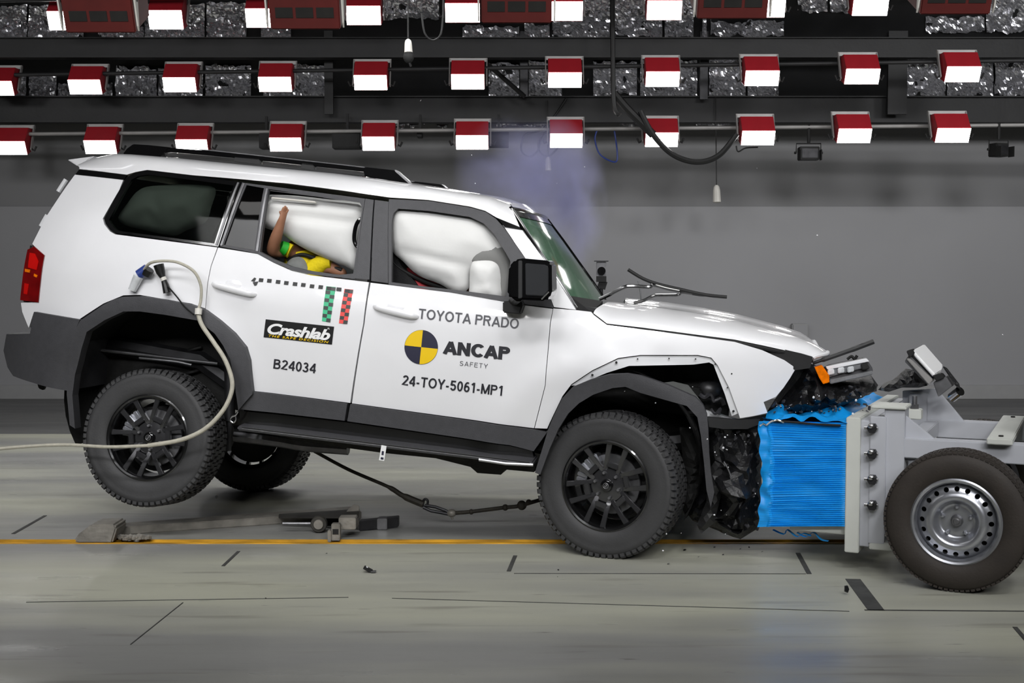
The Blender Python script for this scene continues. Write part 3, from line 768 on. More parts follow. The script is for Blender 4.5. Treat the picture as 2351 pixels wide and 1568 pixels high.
# rear bumper right across
def WB(x, z): return W(x, z) + .035 - (.05 * ((-.74 - x) / .30) ** 2 if x < -.74 else 0)
def SB(px, py):
    p = min((CARF.loc(px, py, -1.05 + .004 * k) for k in range(120)), key=lambda q: abs(q.y + WB(q.x, q.z)))
    return p
_b = [(p.x, p.z) for p in (SB(x, y) for x, y in [(78, 716), (183, 734), (170, 766), (158, 839), (154, 897), (30, 863), (17, 843), (8, 805), (15, 767), (69, 766)])]
fn = lambda a, b: (a, -WB(a, b), b)
P, T, lp = fill(_b, (), .05)
f1 = [Vector(fn(a, b)) for a, b in P]; T = [t if (f1[t[1]] - f1[t[0]]).cross(f1[t[2]] - f1[t[0]]).y < 0 else t[::-1] for t in T]
mb = MB().add(f1, T).add([Vector((q.x, -q.y, q.z)) for q in f1], [t[::-1] for t in T])
L = [Vector(fn(a, b)) for a, b in lp[0]]
mb.grid([[Vector((q.x + (-.05 * (1 - (k / 5 - 1) ** 2) if q.x < -.85 else 0), q.y * (1 - k / 5), q.z)) for q in L + L[:1]] for k in range(11)])
part('rear_bumper', mb, 'trim_grey', car, angle=40)
flat('tow_hook', [(84, 878), (104, 883), (98, 896), (88, 892)], -.6, .03, 'matt_black')

# --- wheel arch trims
side('rear_arch_trim', [(184, 736), (237, 700), (260, 688), (283, 681), (321, 680), (380, 688), (440, 700), (470, 712), (504, 737), (536, 765), (562, 797), (571, 827), (575, 870), (579, 905), (547, 942), (541, 900), (539, 877), (528, 824), (512, 793), (493, 766), (455, 736), (380, 723), (321, 715), (283, 715), (240, 735), (199, 762), (187, 801), (172, 860), (166, 908), (172, 984), (160, 976), (153, 904), (157, 839), (168, 766)], 'trim_grey', .042, .07, sp=.035)
fa = [(1259, 984), (1268, 962), (1290, 915), (1314, 889), (1355, 872), (1398, 860), (1439, 858), (1470, 863), (1533, 884), (1597, 912), (1614, 930), (1623, 952), (1626, 985), (1628, 1040), (1632, 1085), (1640, 1130), (1632, 1165), (1622, 1125), (1616, 1060), (1609, 1000), (1601, 958), (1577, 932), (1516, 915), (1470, 902), (1436, 888), (1406, 891), (1362, 906), (1329, 926), (1304, 950), (1282, 985), (1262, 1030), (1240, 1090), (1228, 1085), (1245, 1030)]
side('front_arch_trim', fa, 'trim_grey', .05, .07, sp=.03, far=False)
side('front_arch_trim', [(x - 0, y - 22 if 880 < y < 1e4 and x > 1500 else y) for x, y in fa], 'trim_grey', .04, .06, sp=.05, far=True) if False else None

def liner(cx, cz, R, a0, a1, y0, y1, m='liner_black'):
    rows = []
    for j in range(5):
        y = y0 + (y1 - y0) * j / 4
        rows.append([Vector((cx + R * cos(a), y, cz + R * sin(a))) for a in [a0 + (a1 - a0) * i / 24 for i in range(25)]])
    mb = MB().grid(rows)
    mb.add([(cx, y1, cz)] + [tuple(q) for q in rows[-1]], [(0, i, i + 1) for i in range(1, 25)])
    for s in (1, -1):
        m2 = MB(); m2.v = [(v[0], v[1] * s, v[2]) for v in mb.v]; m2.f = mb.f
        part('wheel_liner', m2, m, car, angle=50)
liner(-.01, .50, .56, radians(-8), radians(216), -.90, -.50)
liner(2.60, .50, .56, radians(-25), radians(187), -.90, -.46)

# --- wheels
RX, RIMR, TW = .402, .246, .1325
tyre_prof = [(RIMR - .006, -.098), (RIMR + .004, -.116), (RIMR + .016, -.124), (.285, -.1315), (.32, -.1335), (.345, -.131), (.352, -.1325), (.368, -.127), (.380, -.118), (.388, -.104), (.3905, -.09), (.3905, 0)]
tyre_prof = tyre_prof + [(r, -y) for r, y in tyre_prof[-2::-1]]
tyre_me = MB().lathe(tyre_prof, 96).lathe([(RIMR - .006, -.098), (RIMR - .006, .098)], 96).mesh('tyre', angle=50)
tr = MB()
for row, (ya, yb, n, ph, r0, r1) in enumerate(((-.128, -.094, 66, 0, .372, .402), (.094, .128, 66, .5, .372, .402), (-.086, -.048, 66, .3, .386, .402), (-.042, -.003, 66, .8, .386, .402), (.003, .042, 66, .2, .386, .402), (.048, .086, 66, .6, .386, .402))):
    for k in range(n):
        a0 = 2 * pi * (k + ph) / n; a1 = a0 + 2 * pi / n * .68; sk = .012 * (-1) ** (k % 2) if row > 1 else 0
        def ring(a, sh): return [Vector((r * cos(a + sh), y, r * sin(a + sh))) for r, y in (((r0, ya), (r1 - (.012 if row == 0 else 0), ya), (r1, (ya + yb) / 2 if row < 2 else yb), (r0, yb)) if row < 1 else ((r0, ya), (r1, ya), (r1 - (.012 if row == 1 else 0), yb), (r0, yb)))]
        tr.hexa(ring(a0, 0), ring(a1, sk))
tread_me = tr.mesh('tread', smooth=False, fix=False)
bm = bmesh.new(); bm.from_mesh(tread_me); bmesh.ops.recalc_face_normals(bm, faces=bm.faces); bm.to_mesh(tread_me); bm.free()
rim_me = MB().lathe([(RIMR + .006, -.118), (RIMR - .002, -.121), (RIMR - .012, -.117), (RIMR - .018, -.104), (RIMR - .022, -.06), (RIMR - .03, .09), (RIMR + .004, .11)], 72).mesh('rim_barrel', angle=40)
def spoke_mesh():
    mb = MB(); w0, w1 = .013, .018
    def ring(r, y, w, t): return [Vector((r, y, -w)), Vector((r, y, w)), Vector((r, y + t, w * .7)), Vector((r, y + t, -w * .7))]
    st = [(.055, -.072, w0, .04), (.10, -.088, w0, .038), (.17, -.100, w0 * 1.1, .032), (.235, -.106, w1, .03)]
    rs = [ring(*s) for s in st]
    mb.add([p for r in rs for p in r], [(0, 1, 2, 3), tuple(range(12, 16))[::-1]] + [(k * 4 + i, k * 4 + 4 + i, k * 4 + 4 + (i + 1) % 4, k * 4 + (i + 1) % 4) for k in range(3) for i in range(4)])
    return mb.mesh('spoke', bevel=.0035)
spoke_me = spoke_mesh()
hub = MB().lathe([(.0, -.080), (.05, -.080), (.094, -.074), (.104, -.06), (.104, -.03), (0, -.03)], 48)
hub_me = hub.mesh('hub', angle=30)
web_me = MB().box((.114, -.077, 0), (.03, .03, .07)).mesh('spoke_web', bevel=.004)
nut_me = MB().lathe([(0, -.022), (.0075, -.022), (.0095, -.018), (.0095, 0)], 6).mesh('lug_nut', smooth=False)
cap_me = MB().lathe([(0, -.104), (.022, -.104), (.03, -.101), (.035, -.09), (.036, -.07)], 32).mesh('hub_cap', angle=35)
ring_me = MB().lathe([(.0125, -.1065), (.0145, -.1075), (.0165, -.1065), (.0165, -.103), (.0125, -.103)], 28, close=True).lathe([(.004, -.1065), (.006, -.1075), (.008, -.1065), (.008, -.103), (.004, -.103)], 20, close=True).mesh('emblem')
disc_me = MB().lathe([(.06, -.012), (.165, -.012), (.168, -.008), (.168, .012), (.06, .012)], 48, close=True).mesh('brake_disc', angle=30)
cal = MB()
for k in range(7):
    a = radians(125 + k * 9); c = Vector((cos(a), 0, sin(a))) * .158
    cal.box((c.x, -.02, c.z), (.06, .085, .03), Matrix.Rotation(-a, 3, 'Y'))
cal_me = cal.mesh('brake_caliper', bevel=.006)
back_me = MB().lathe([(0, .02), (.15, .02), (.2, .04), (.2, .05), (0, .05)], 40).mesh('dust_shield')
def wheel(center, rot, phase, parent, flipy=False, label=None):
    w = empty('wheel', center, parent=parent); w.rotation_euler = rot
    if label: plabel(w, label)
    def sub(n, me, m, ry=0., s=None):
        o = link(n, me, m, w); o.rotation_euler = (0, ry, 0)
        if flipy: o.rotation_euler = (0, ry, pi)
        return o
    sub('tyre', tyre_me, 'rubber', phase); sub('tread', tread_me, 'rubber', phase)
    sub('rim_barrel', rim_me, 'alloy_barrel'); sub('hub', hub_me, 'alloy', phase);
    sub('dust_shield', back_me, 'matt_black'); sub('brake_disc', disc_me, 'steel_dull'); sub('brake_caliper', cal_me, 'steel_silver')
    sub('hub_cap', cap_me, 'gloss_black', phase); sub('hub_emblem', ring_me, 'steel_dull', phase)
    for k in range(6):
        a = 2 * pi * k / 6
        o = link('spoke_web', web_me, 'alloy', w); M = Matrix.Rotation(-(a + phase), 4, 'Y'); o.matrix_local = Matrix.Rotation(pi, 4, 'Z') @ M if flipy else M
        for s in (-1, 1):
            ang = a + s * radians(9.0) + phase * 1
            o = link('spoke', spoke_me, 'alloy', w)
            # the two bars of a pair run side by side from the hub web outwards
            off = s * .029
            M = Matrix.Rotation(-(a + phase), 4, 'Y') @ Matrix.Translation((0.012, 0, off)) @ Matrix.Rotation(-s * radians(5.5), 4, 'Y')
            if flipy: M = Matrix.Rotation(pi, 4, 'Z') @ M
            o.matrix_local = M
        M = Matrix.Rotation(-(a + phase + pi / 6), 4, 'Y') @ Matrix.Translation((.07, -.076, 0))
        if flipy: M = Matrix.Rotation(pi, 4, 'Z') @ M
        o = link('lug_nut', nut_me, 'steel_dull', w); o.matrix_local = M
    return w
pr = CARF.loc(335, 1005, -.95)
tilt = radians(6.5)
ax = Vector((0, cos(tilt), -sin(tilt)))
cr = Vector((pr.x, -.95, pr.z)) + ax * TW
wheel(cr, (-tilt, 0, 0), radians(12), car, label='near rear wheel lifted clear of the floor')
cr2 = cr + ax * 1.64
wheel(cr2, (-tilt, 0, 0), radians(31), car, True, label='far rear wheel hanging low')
st = radians(12.6)
axf = Vector((sin(st), cos(st), 0))
cf = Vector((2.66, -.95, .40)) + axf * TW
wheel(cf, (0, 0, -st), radians(20), car, label='near front wheel turned towards the viewer')
wheel(Vector((2.80, .82, .38)), (0, 0, -radians(6)), radians(5), car, True)

# --- underbody
part('rear_axle', MB().tube([cr + ax * .1, cr + ax * .55, cr + ax * .75, cr + ax * .9, cr + ax * 1.05, cr + ax * 1.54], [.045, .045, .13, .14, .05, .045], 14), 'underbody', car)
for s in (-1, 1):
    part('frame_rail', MB().tube([(-1.0, s * .52, .66), (-.45, s * .52, .74), (.1, s * .52, .72), (.55, s * .55, .50), (2.3, s * .55, .47), (3.1, s * .5, .66)], .06, 8, flat=((0, 1, 0), 1.0)), 'dark_steel', car)
    part('coil_spring', MB().tube([(.05 + .06 * cos(t), s * .48 + .06 * sin(t), .40 + .045 * t / 2) for t in [i * .4 for i in range(64)]][:46], .011, 6), 'matt_black', car)
    part('shock_absorber', MB().cyl((.36, s * .62, .40), (.30, s * .60, .86), .032, 12).cyl((.37, s * .62, .22), (.36, s * .62, .42), .018, 10), 'dark_steel', car)
    part('trailing_arm', MB().cyl((.0, s * .5, .32), (.75, s * .5, .46), .03, 10), 'underbody', car)
wire('brake_pipe', [(232, 804), (330, 815), (420, 826), (500, 835)], -.62, .010, 'steel_dull')
wire('brake_pipe', [(320, 822), (400, 830), (440, 838)], -.66, .008, 'steel_dull')
flat('fuel_tank', [(560, 985), (720, 1018), (880, 1040), (1000, 1052), (1080, 1072), (1096, 1086), (1150, 1090), (1160, 1078), (1226, 1084), (1230, 1040), (900, 990), (560, 950)], -.55, 1.1, 'underbody', bevel=0)
wire('exhaust_pipe', [(540, 1000), (640, 1012), (700, 1022), (800, 1030)], -.30, .04, 'steel_dull')
b0, b1 = CARF.loc(549, 978, -.97), CARF.loc(1226, 1061, -.97)
dx = b1 - b0
sb = MB().hexa([(b0.x, -1.0, b0.z - .022), (b0.x, -1.0, b0.z + .004), (b0.x, -.82, b0.z + .018), (b0.x, -.82, b0.z - .022)], [(b1.x, -1.0, b1.z - .022), (b1.x, -1.0, b1.z + .004), (b1.x, -.82, b1.z + .018), (b1.x, -.82, b1.z - .022)])
sboard = part('side_step', sb, 'trim_grey', car, bevel=.008)
for q in range(3):
    zz = .004 - q * .009
    part('step_rib', MB().tube([(b0.x + .03, -1.0 + .0, b0.z + zz - .003), (b1.x - .02, -1.0, b1.z + zz - .003)], .0035, 6), 'trim_dark' if q != 1 else 'steel_dull', sboard)
e0, e1 = CARF.loc(1100, 1055, -1.0), CARF.loc(1224, 1067, -1.0)
part('bent_strip', MB().tube([e0, (e0 + e1) / 2 + Vector((0, -.01, -.006)), e1], .010, 8), 'steel_bright', sboard)
part('side_step', MB().hexa([(b0.x, 1.0, b0.z - .022), (b0.x, 1.0, b0.z + .004), (b0.x, .82, b0.z + .018), (b0.x, .82, b0.z - .022)], [(b1.x, 1.0, b1.z - .022), (b1.x, 1.0, b1.z + .004), (b1.x, .82, b1.z + .018), (b1.x, .82, b1.z - .022)]), 'trim_grey', car, bevel=.008)
p = CARF.loc(879, 1040, -1.005)
tg = part('paper_tag', MB().box((p.x, p.y, p.z), (.03, .004, .085), Matrix.Rotation(.05, 3, 'Y')), 'decal_white', car, smooth=False)
part('tag_mark', MB().box((p.x, p.y - .003, p.z), (.012, .002, .022)).box((p.x, p.y - .003, p.z - .03), (.016, .002, .012)), 'decal_navy', tg, smooth=False)
wire('towing_eye', [(547, 945), (541, 953), (532, 957), (529, 965), (536, 970), (542, 963), (541, 955)], -.9, .006, 'steel_bright')

# --- dark backing and cabin parts behind the skins
part('cabin_dark_backing', MB().prism([(.46, -.83, 1.30), (2.28, -.83, 1.24), (2.28, -.80, .52), (.52, -.80, .52)], [(.46, .83, 1.30), (2.28, .83, 1.24), (2.28, .80, .52), (.52, .80, .52)]), 'matt_black', car, smooth=False)  # solid black block added so the door gaps look dark
part('luggage_dark_backing', MB().prism([(-.93, -.80, 1.30), (.45, -.80, 1.33), (.45, -.78, 1.05), (-.95, -.78, 1.05)], [(-.93, .80, 1.30), (.45, .80, 1.33), (.45, .78, 1.05), (-.95, .78, 1.05)]), 'matt_black', car, smooth=False)  # same added black backing, behind the rear quarter
part('dashboard', MB().prism([(1.95, -.76, 1.24), (1.98, -.76, 1.36), (2.15, -.76, 1.37), (2.30, -.76, 1.30), (2.30, -.76, 1.1)], [(1.95, .76, 1.24), (1.98, .76, 1.36), (2.15, .76, 1.37), (2.30, .76, 1.30), (2.30, .76, 1.1)]), 'seat_dark', car, bevel=.01)
part('engine', MB().box((2.75, -.02, .95), (.8, .8, .42)).box((2.9, -.3, 1.15), (.35, .3, .12)).cyl((2.6, .3, 1.18), (3.0, .3, 1.18), .1, 14), 'crush_grey', car, bevel=.02)
part('inner_fender', MB().box((2.85, -.60, .98), (.85, .06, .34)).box((3.05, -.68, .93), (.12, .1, .1)).box((2.45, -.66, 1.1), (.2, .12, .14)), 'liner_black', car, bevel=.012)
b = CARF.loc(1650, 925, -.66)
part('inner_panel', MB().box((b.x, -.68, b.z - .075), (.24, .08, .035), Matrix.Rotation(.15, 3, 'Y')), 'white_bare', car, bevel=.004)
part('wiring', MB().tube(spline([CARF.loc(x, y, -.74) for x, y in ((1606, 905), (1618, 912), (1632, 905), (1640, 920), (1655, 915), (1662, 930))], 6), .012, 6).tube(spline([CARF.loc(x, y, -.76) for x, y in ((1632, 938), (1642, 950), (1654, 938), (1650, 952))], 6), .008, 6), 'crush_grey', car)
flat('liner_edge', [(1515, 880), (1545, 876), (1580, 884), (1612, 925), (1596, 912), (1560, 898)], -.74, .02, 'seat_grey')
part('washer_bottle', MB().ball(CARF.loc(1630, 893, -.62), (.07, .05, .05), 14, 9), 'steel_dull', car)

# --- windscreen
ed = [S(1175, 481), S(1212, 538), S(1250, 597), S(1286, 652), S(1321, 708)]
rows = []; wedge = []
for i, p in enumerate(ed):
    hw = -p.y - .05 - .03 * i / 4
    r = [Vector((p.x + .055 * (1 - (k / 8 - 1) ** 2) - .01, -hw * (1 - k / 8), p.z)) for k in range(17)]
    rows.append(r)
ws = part('windscreen', MB().grid(rows), 'windshield_glass', car, angle=60)
nrm = Vector((.75, 0, .66)) * .004
part('screen_band', MB().grid([[q + nrm for q in rows[0]], [q * .72 + p * .28 + nrm for q, p in zip(rows[0], rows[1])]]), 'gloss_black', ws, angle=60)
part('screen_band', MB().grid([[q * .22 + p * .78 + nrm for q, p in zip(rows[3], rows[4])], [q + nrm for q in rows[4]]]), 'gloss_black', ws, angle=60)
for s in (0, -1): part('screen_seal', MB().tube([r[s] + Vector((0, 0, .004)) for r in rows], .011, 8), 'gloss_black', ws)
part('screen_seal', MB().tube([q + Vector((-.005, 0, .008)) for q in rows[0]], .012, 8), 'gloss_black', ws)
part('screen_chrome', MB().tube([r[0] + Vector((.012, -.012, .004)) for r in rows], .003, 6), 'steel_bright', ws)
part('screen_post', MB().grid([[r[0] + Vector((-.0, -.0, 0)) for r in rows], [q + Vector((-.004, .03, 0)) for q in ed]]), 'white_paint', car)
# white corner between roof end and windscreen, and the header over the screen
R_ = roof_rows[-1]; c0 = S(1193, 521); c1 = rows[0][0] + Vector((0, -.01, .012))
tgt = [c0.lerp(c1, i / 9) for i in range(10)]
part('a_pillar', MB().grid([[a.lerp(b, k / 3) for a, b in zip(R_[:10], tgt)] for k in range(4)]), 'white_paint', car, angle=60)
part('a_pillar', MB().grid([[Vector((a.lerp(b, k / 3).x, -a.lerp(b, k / 3).y, a.lerp(b, k / 3).z)) for a, b in zip(R_[:10], tgt)] for k in range(4)]), 'white_paint', car, angle=60)
n_ = len(R_) - 18; hd = R_[9:len(R_) - 9]
top = [Vector((rows[0][min(16, round(16 * i / (len(hd) - 1)))].x, hd[i].y * 1.05, rows[0][0].z + .012)) for i in range(len(hd))]
part('roof_header', MB().grid([hd, top]), 'white_paint', car, angle=60)
# cowl under the windscreen
c4 = [CARF.loc(1308, 679, -.80), CARF.loc(1384, 691, -.55), CARF.loc(1359, 717, -.80), CARF.loc(1322, 712, -.88)]
mb = MB(); far = [Vector((q.x, -q.y, q.z)) for q in c4]
mb.add(c4 + [q + Vector((0, .05, -.06)) for q in c4], [(0, 1, 2, 3), (7, 6, 5, 4)] + [(i, (i + 1) % 4, 4 + (i + 1) % 4, 4 + i) for i in range(4)])
part('cowl', mb, 'trim_dark', car, smooth=False)
cw = [CARF.loc(1384, 691, -.55), CARF.loc(1359, 717, -.80)]
part('cowl_panel', MB().hexa([(2.36, -.80, 1.33), (2.52, -.80, 1.33), (2.52, .80, 1.33), (2.36, .80, 1.33)], [(2.36, -.80, 1.355), (2.50, -.80, 1.35), (2.50, .80, 1.35), (2.36, .80, 1.355)]), 'trim_dark', car, smooth=False)

# --- bonnet
bp = [((1362, 719), (1397, 692)), ((1393, 743), (1432, 696)), ((1480, 753), (1505, 704)), ((1572, 765), (1588, 716)), ((1687, 780), (1695, 736)), ((1750, 793), (1760, 753)), ((1800, 804), (1815, 768)), ((1838, 814), (1864, 785)), ((1866, 824), (1900, 809))]
rows = []
for a, b in bp:
    P0 = S(*a); P0.y += .01; P3 = CARF.loc(b[0], b[1], -.58); h = P3.z - P0.z
    P1 = P0 + Vector((0, .02, h * .55)); P2 = P3 + Vector((0, -.12, -.01))
    r = [P0 * (1 - t) ** 3 + P1 * 3 * t * (1 - t) ** 2 + P2 * 3 * t * t * (1 - t) + P3 * t ** 3 for t in [i / 9 for i in range(10)]]
    for y in (-.5, -.42, -.25, 0): r.append(Vector((P3.x + .03 * (1 - (y / .58) ** 2), y, P3.z - .03 * min(1, (.58 + y) / .16))))
    r += [Vector((q.x, -q.y, q.z)) for q in r[-2::-1]]
    rows.append(r)
bonnet = part('bonnet', MB().grid(rows), 'white_paint', car, angle=50)
part('bonnet_edge', MB().tube([r[0] + Vector((0, .012, -.012)) for r in rows], .012, 8), 'matt_black', bonnet)
part('bonnet_lip', MB().tube(rows[-1], .012, 8), 'white_bare', bonnet)
part('bonnet_gap', MB().prism([CARF.loc(x, y, -.80) for x, y in ((1600, 766), (1690, 776), (1760, 792), (1840, 812), (1866, 820), (1860, 845), (1826, 850), (1790, 830), (1700, 790))],
     [CARF.loc(x, y, -.80) + Vector((0, .3, 0)) for x, y in ((1600, 766), (1690, 776), (1760, 792), (1840, 812), (1866, 820), (1860, 845), (1826, 850), (1790, 830), (1700, 790))]), 'matt_black', car, smooth=False)

# --- roof rails
for s in (-1, 1):
    def rl(name, px, m, t=.045, par=car, dy=0.):
        P = LX(px, -.60); a = [(q[0], s * (.60 + dy), q[1]) for q in P]; b = [(q[0], s * (.60 + dy - t), q[1]) for q in P]
        return part(name, MB().prism(a, b), m, par, bevel=.004)
    r = rl('roof_rail', [(372, 352), (386, 339), (480, 346), (620, 361), (760, 376), (838, 386), (842, 395), (760, 386), (620, 371), (480, 357), (392, 349)], 'gloss_black')
    rl('rail_end', [(282, 354), (292, 341), (306, 331), (340, 333), (389, 338), (371, 360)], 'gloss_black', .06, r, .005)
    rl('rail_end', [(833, 386), (842, 384), (906, 391), (914, 394), (945, 422), (938, 424), (838, 405)], 'gloss_black', .06, r, .005)
    rl('rail_edge', [(906, 389), (916, 393), (948, 423), (942, 424), (908, 394)], 'steel_bright', .02, r, .012)
    rl('rail_foot', [(538, 358), (596, 364), (600, 380), (536, 372)], 'trim_dark', .05, r, .0)
    rl('rail_foot', [(692, 372), (720, 375), (724, 393), (690, 388)], 'trim_dark', .05, r, .0)
    rl('rail_edge', [(392, 337), (480, 344), (620, 359), (838, 383), (838, 385), (620, 361), (480, 346)], 'steel_dull', .03, r, .003)
    rl('rail_base', [(372, 357), (480, 366), (640, 381), (838, 402), (838, 405), (640, 386), (480, 371)], 'trim_dark', .04, r, .0)

# --- door handles
for (x0, y0, x1, y1, par) in ((855, 703, 957, 728, fd), (483, 651, 583, 677, rd)):
    a, b = S(x0, y0, .03), S(x1, y1, .03)
    bar = [a + Vector((0, .03, 0)), a * .88 + b * .12, a * .6 + b * .4, a * .3 + b * .7, a * .1 + b * .9, b + Vector((0, .03, 0))]
    h = part('door_handle', MB().tube(spline(bar, 5), [.010 + .010 * sin(pi * i / 25) for i in range(26)], 12, flat=((0, 0, 1), .7)), 'white_paint', par)
    m = S(x0 + (x1 - x0) * .52, y0 + (y1 - y0) * .35 - 3)
    part('handle_cup', MB().ball((m.x, m.y + .012, m.z + .006), (.062, .018, .035), 20, 12), 'white_paint', h)
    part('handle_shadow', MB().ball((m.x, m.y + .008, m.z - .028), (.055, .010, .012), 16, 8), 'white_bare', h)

# --- door mirror
mr = empty('door_mirror', CARF.loc(1190, 700, -1.0), parent=car); k = mr.location
def mloc(x, y, yl): return CARF.loc(x, y, yl) - k
hp = [(1168, 612), (1182, 596), (1200, 593), (1256, 598), (1266, 604), (1267, 668), (1262, 684), (1252, 691), (1200, 689), (1172, 686), (1164, 676)]
part('mirror_housing', MB().prism([mloc(x, y, -1.22) for x, y in hp], [mloc(x, y, -1.22) + Vector((0, .20, 0)) for x, y in hp]), 'gloss_black', mr, bevel=.012)
gp = [(1206, 604), (1254, 608), (1259, 614), (1259, 668), (1248, 680), (1207, 678)]
part('mirror_face', MB().prism([mloc(x, y, -1.228) for x, y in gp], [mloc(x, y, -1.215) for x, y in gp]), 'mirror_face', mr, bevel=.004)
rp = [(1190, 598), (1199, 598), (1199, 684), (1190, 686)]
part('mirror_rim', MB().prism([mloc(x, y, -1.226) for x, y in rp], [mloc(x, y, -1.215) for x, y in rp]), 'trim_dark', mr, bevel=.003)
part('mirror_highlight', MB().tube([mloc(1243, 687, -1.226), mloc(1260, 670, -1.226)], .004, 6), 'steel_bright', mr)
part('mirror_bracket', MB().prism([mloc(x, y, -1.02) for x, y in ((1154, 692), (1194, 688), (1200, 700), (1193, 722), (1154, 718))], [mloc(x, y, -1.02) + Vector((0, .10, 0)) for x, y in ((1154, 692), (1194, 688), (1200, 700), (1193, 722), (1154, 718))]), 'trim_dark', mr, bevel=.006)
part('mirror_arm', MB().tube([mloc(1180, 690, -1.0), mloc(1190, 680, -1.12)], .03, 10), 'trim_dark', mr)
# far mirror, the same on the other side
part('door_mirror', MB().box((2.08, 1.09, 1.40), (.16, .22, .22)), 'gloss_black', car, bevel=.02)

# --- wipers
wp = empty('wiper', CARF.loc(1378, 686, -.35), parent=car); k2 = wp.location
def wt(pts, yl, r, fl=None): return MB().tube(spline([CARF.loc(x, y, yl) - k2 for x, y in pts], 6), r, 8)
part('wiper_arm', wt([(1376, 687), (1400, 676), (1432, 660), (1452, 657), (1490, 659), (1500, 654), (1530, 662), (1560, 668)], -.35, .011), 'gloss_black', wp)
part('wiper_blade', wt([(1442, 619), (1475, 639), (1510, 652), (1560, 664), (1620, 677), (1669, 682)], -.35, .010), 'matt_black', wp)
wp2 = empty('wiper', CARF.loc(1455, 696, .1), parent=car); k2 = wp2.location
part('wiper_arm', wt([(1455, 696), (1478, 690), (1502, 679), (1530, 678), (1556, 677), (1565, 671), (1590, 674)], .1, .010), 'gloss_black', wp2)
part('wiper_blade', wt([(1520, 659), (1560, 668), (1600, 676), (1625, 678)], .1, .009), 'matt_black', wp2)
part('washer_jet', wt([(1472, 690), (1470, 670), (1465, 645)], .1, .004), 'steel_dull', wp2)

# --- airbags, seats
def bag(name, px, yl, bulge, D, m='airbag', amp=.02, freq=5., seed=0, fold=None, label=None):
    P = smooth_poly(LX(px, yl), 4)
    o = part(name, pillow(P, lambda a, b: (a, yl, b), D, bulge, .022, amp, freq, seed, fold=fold), m, car, fix=False, angle=80)
    if label: plabel(o, label)
    return o
_c = CARF.loc(985, 600, -.7)
bag('curtain_airbag', [(893, 520), (897, 482), (920, 470), (1000, 478), (1085, 490), (1130, 512), (1160, 560), (1172, 600), (1120, 610), (1085, 628), (1076, 662), (1050, 674), (1010, 652), (960, 632), (925, 600), (900, 574)], -.70, .085, .2, amp=.012, freq=3., seed=3,
    fold=lambda a, b: .028 * math.exp(-((b - _c.z - .02 + .1 * (a - _c.x)) / .028) ** 2) + .02 * math.exp(-((b - _c.z + .07 + .16 * (a - _c.x)) / .02) ** 2), label='white curtain airbag filling the front side window')
bag('curtain_airbag', [(600, 455), (660, 448), (760, 458), (838, 468), (834, 540), (822, 616), (790, 610), (740, 590), (690, 566), (640, 534), (600, 515)], -.66, .08, .16, amp=.01, freq=3., seed=8,
    fold=lambda a, b: .03 * math.exp(-((b - 1.66) / .03) ** 2), label='white curtain airbag in the rear door window')
bag('curtain_airbag', [(272, 499), (290, 470), (324, 433), (380, 425), (448, 424), (494, 432), (485, 475), (472, 510), (430, 528), (398, 541), (330, 528), (285, 516)], -.69, .09, .16, amp=.05, freq=4., seed=15, label='airbag bunched behind the tinted rear window')
bag('driver_airbag', [(1082, 606), (1100, 597), (1130, 598), (1146, 612), (1150, 650), (1148, 688), (1084, 684), (1078, 650)], -.76, .05, .08, amp=.025, freq=9., seed=21, label='white steering wheel airbag')
bag('knee_airbag', [(1078, 600), (1084, 578), (1110, 559), (1148, 563), (1172, 588), (1182, 640), (1170, 690), (1140, 690), (1140, 620), (1090, 612)], -.73, .05, .10, 'airbag_shade', amp=.01, seed=30, label='grey shaded airbag dome at the dashboard')
def seat(px_back, yl, w, m, head=None):
    s = empty('seat', CARF.loc(px_back[0][0], px_back[0][1] + 60, yl), parent=car); kk = s.location
    P = smooth_poly(LX(px_back, yl), 4)
    part('backrest', MB().prism([Vector((a, yl - w / 2, b)) - kk for a, b in P], [Vector((a, yl + w / 2, b)) - kk for a, b in P]), m, s, bevel=.02, angle=60)
    if head:
        H = smooth_poly(LX(head, yl), 4)
        part('headrest', MB().prism([Vector((a, yl - .13, b)) - kk for a, b in H], [Vector((a, yl + .13, b)) - kk for a, b in H]), m, s, bevel=.02, angle=60)
    return s
seat([(520, 580), (548, 500), (578, 490), (600, 520), (606, 560), (600, 620)], -.42, .5, 'seat_dark', [(550, 500), (556, 480), (580, 476), (594, 492), (590, 515)])
seat([(520, 580), (548, 500), (578, 490), (600, 520), (606, 560), (600, 620)], .42, .5, 'seat_dark', [(550, 500), (556, 480), (580, 476), (594, 492), (590, 515)])
seat([(872, 690), (888, 560), (905, 520), (925, 560), (945, 610), (985, 660), (985, 700)], -.42, .5, 'seat_dark', [(890, 545), (896, 508), (918, 500), (930, 520), (926, 548)])
seat([(872, 690), (888, 560), (905, 520), (925, 560), (945, 610), (985, 660), (985, 700)], .42, .5, 'seat_dark', [(890, 545), (896, 508), (918, 500), (930, 520), (926, 548)])
bag('child_seat_shell', [(655, 612), (668, 594), (690, 590), (704, 606), (706, 640), (660, 640)], -.64, .03, .05, 'seat_grey', amp=0, label='grey child seat shell')
wire('grab_handle', [(838, 500), (824, 506), (816, 522), (813, 548), (818, 564), (830, 572)], -.76, .012, 'gloss_black')
wire('seat_belt', [(900, 545), (902, 600), (960, 640), (1030, 665)], -.66, .012, 'matt_black')
wire('child_seat_strap', [(660, 598), (690, 585), (720, 592), (760, 612), (785, 620)], -.62, .012, 'matt_black')
flat('curtain_rail', [(622, 452), (725, 462), (725, 467), (622, 457)], -.755, .02, 'pendant_white')

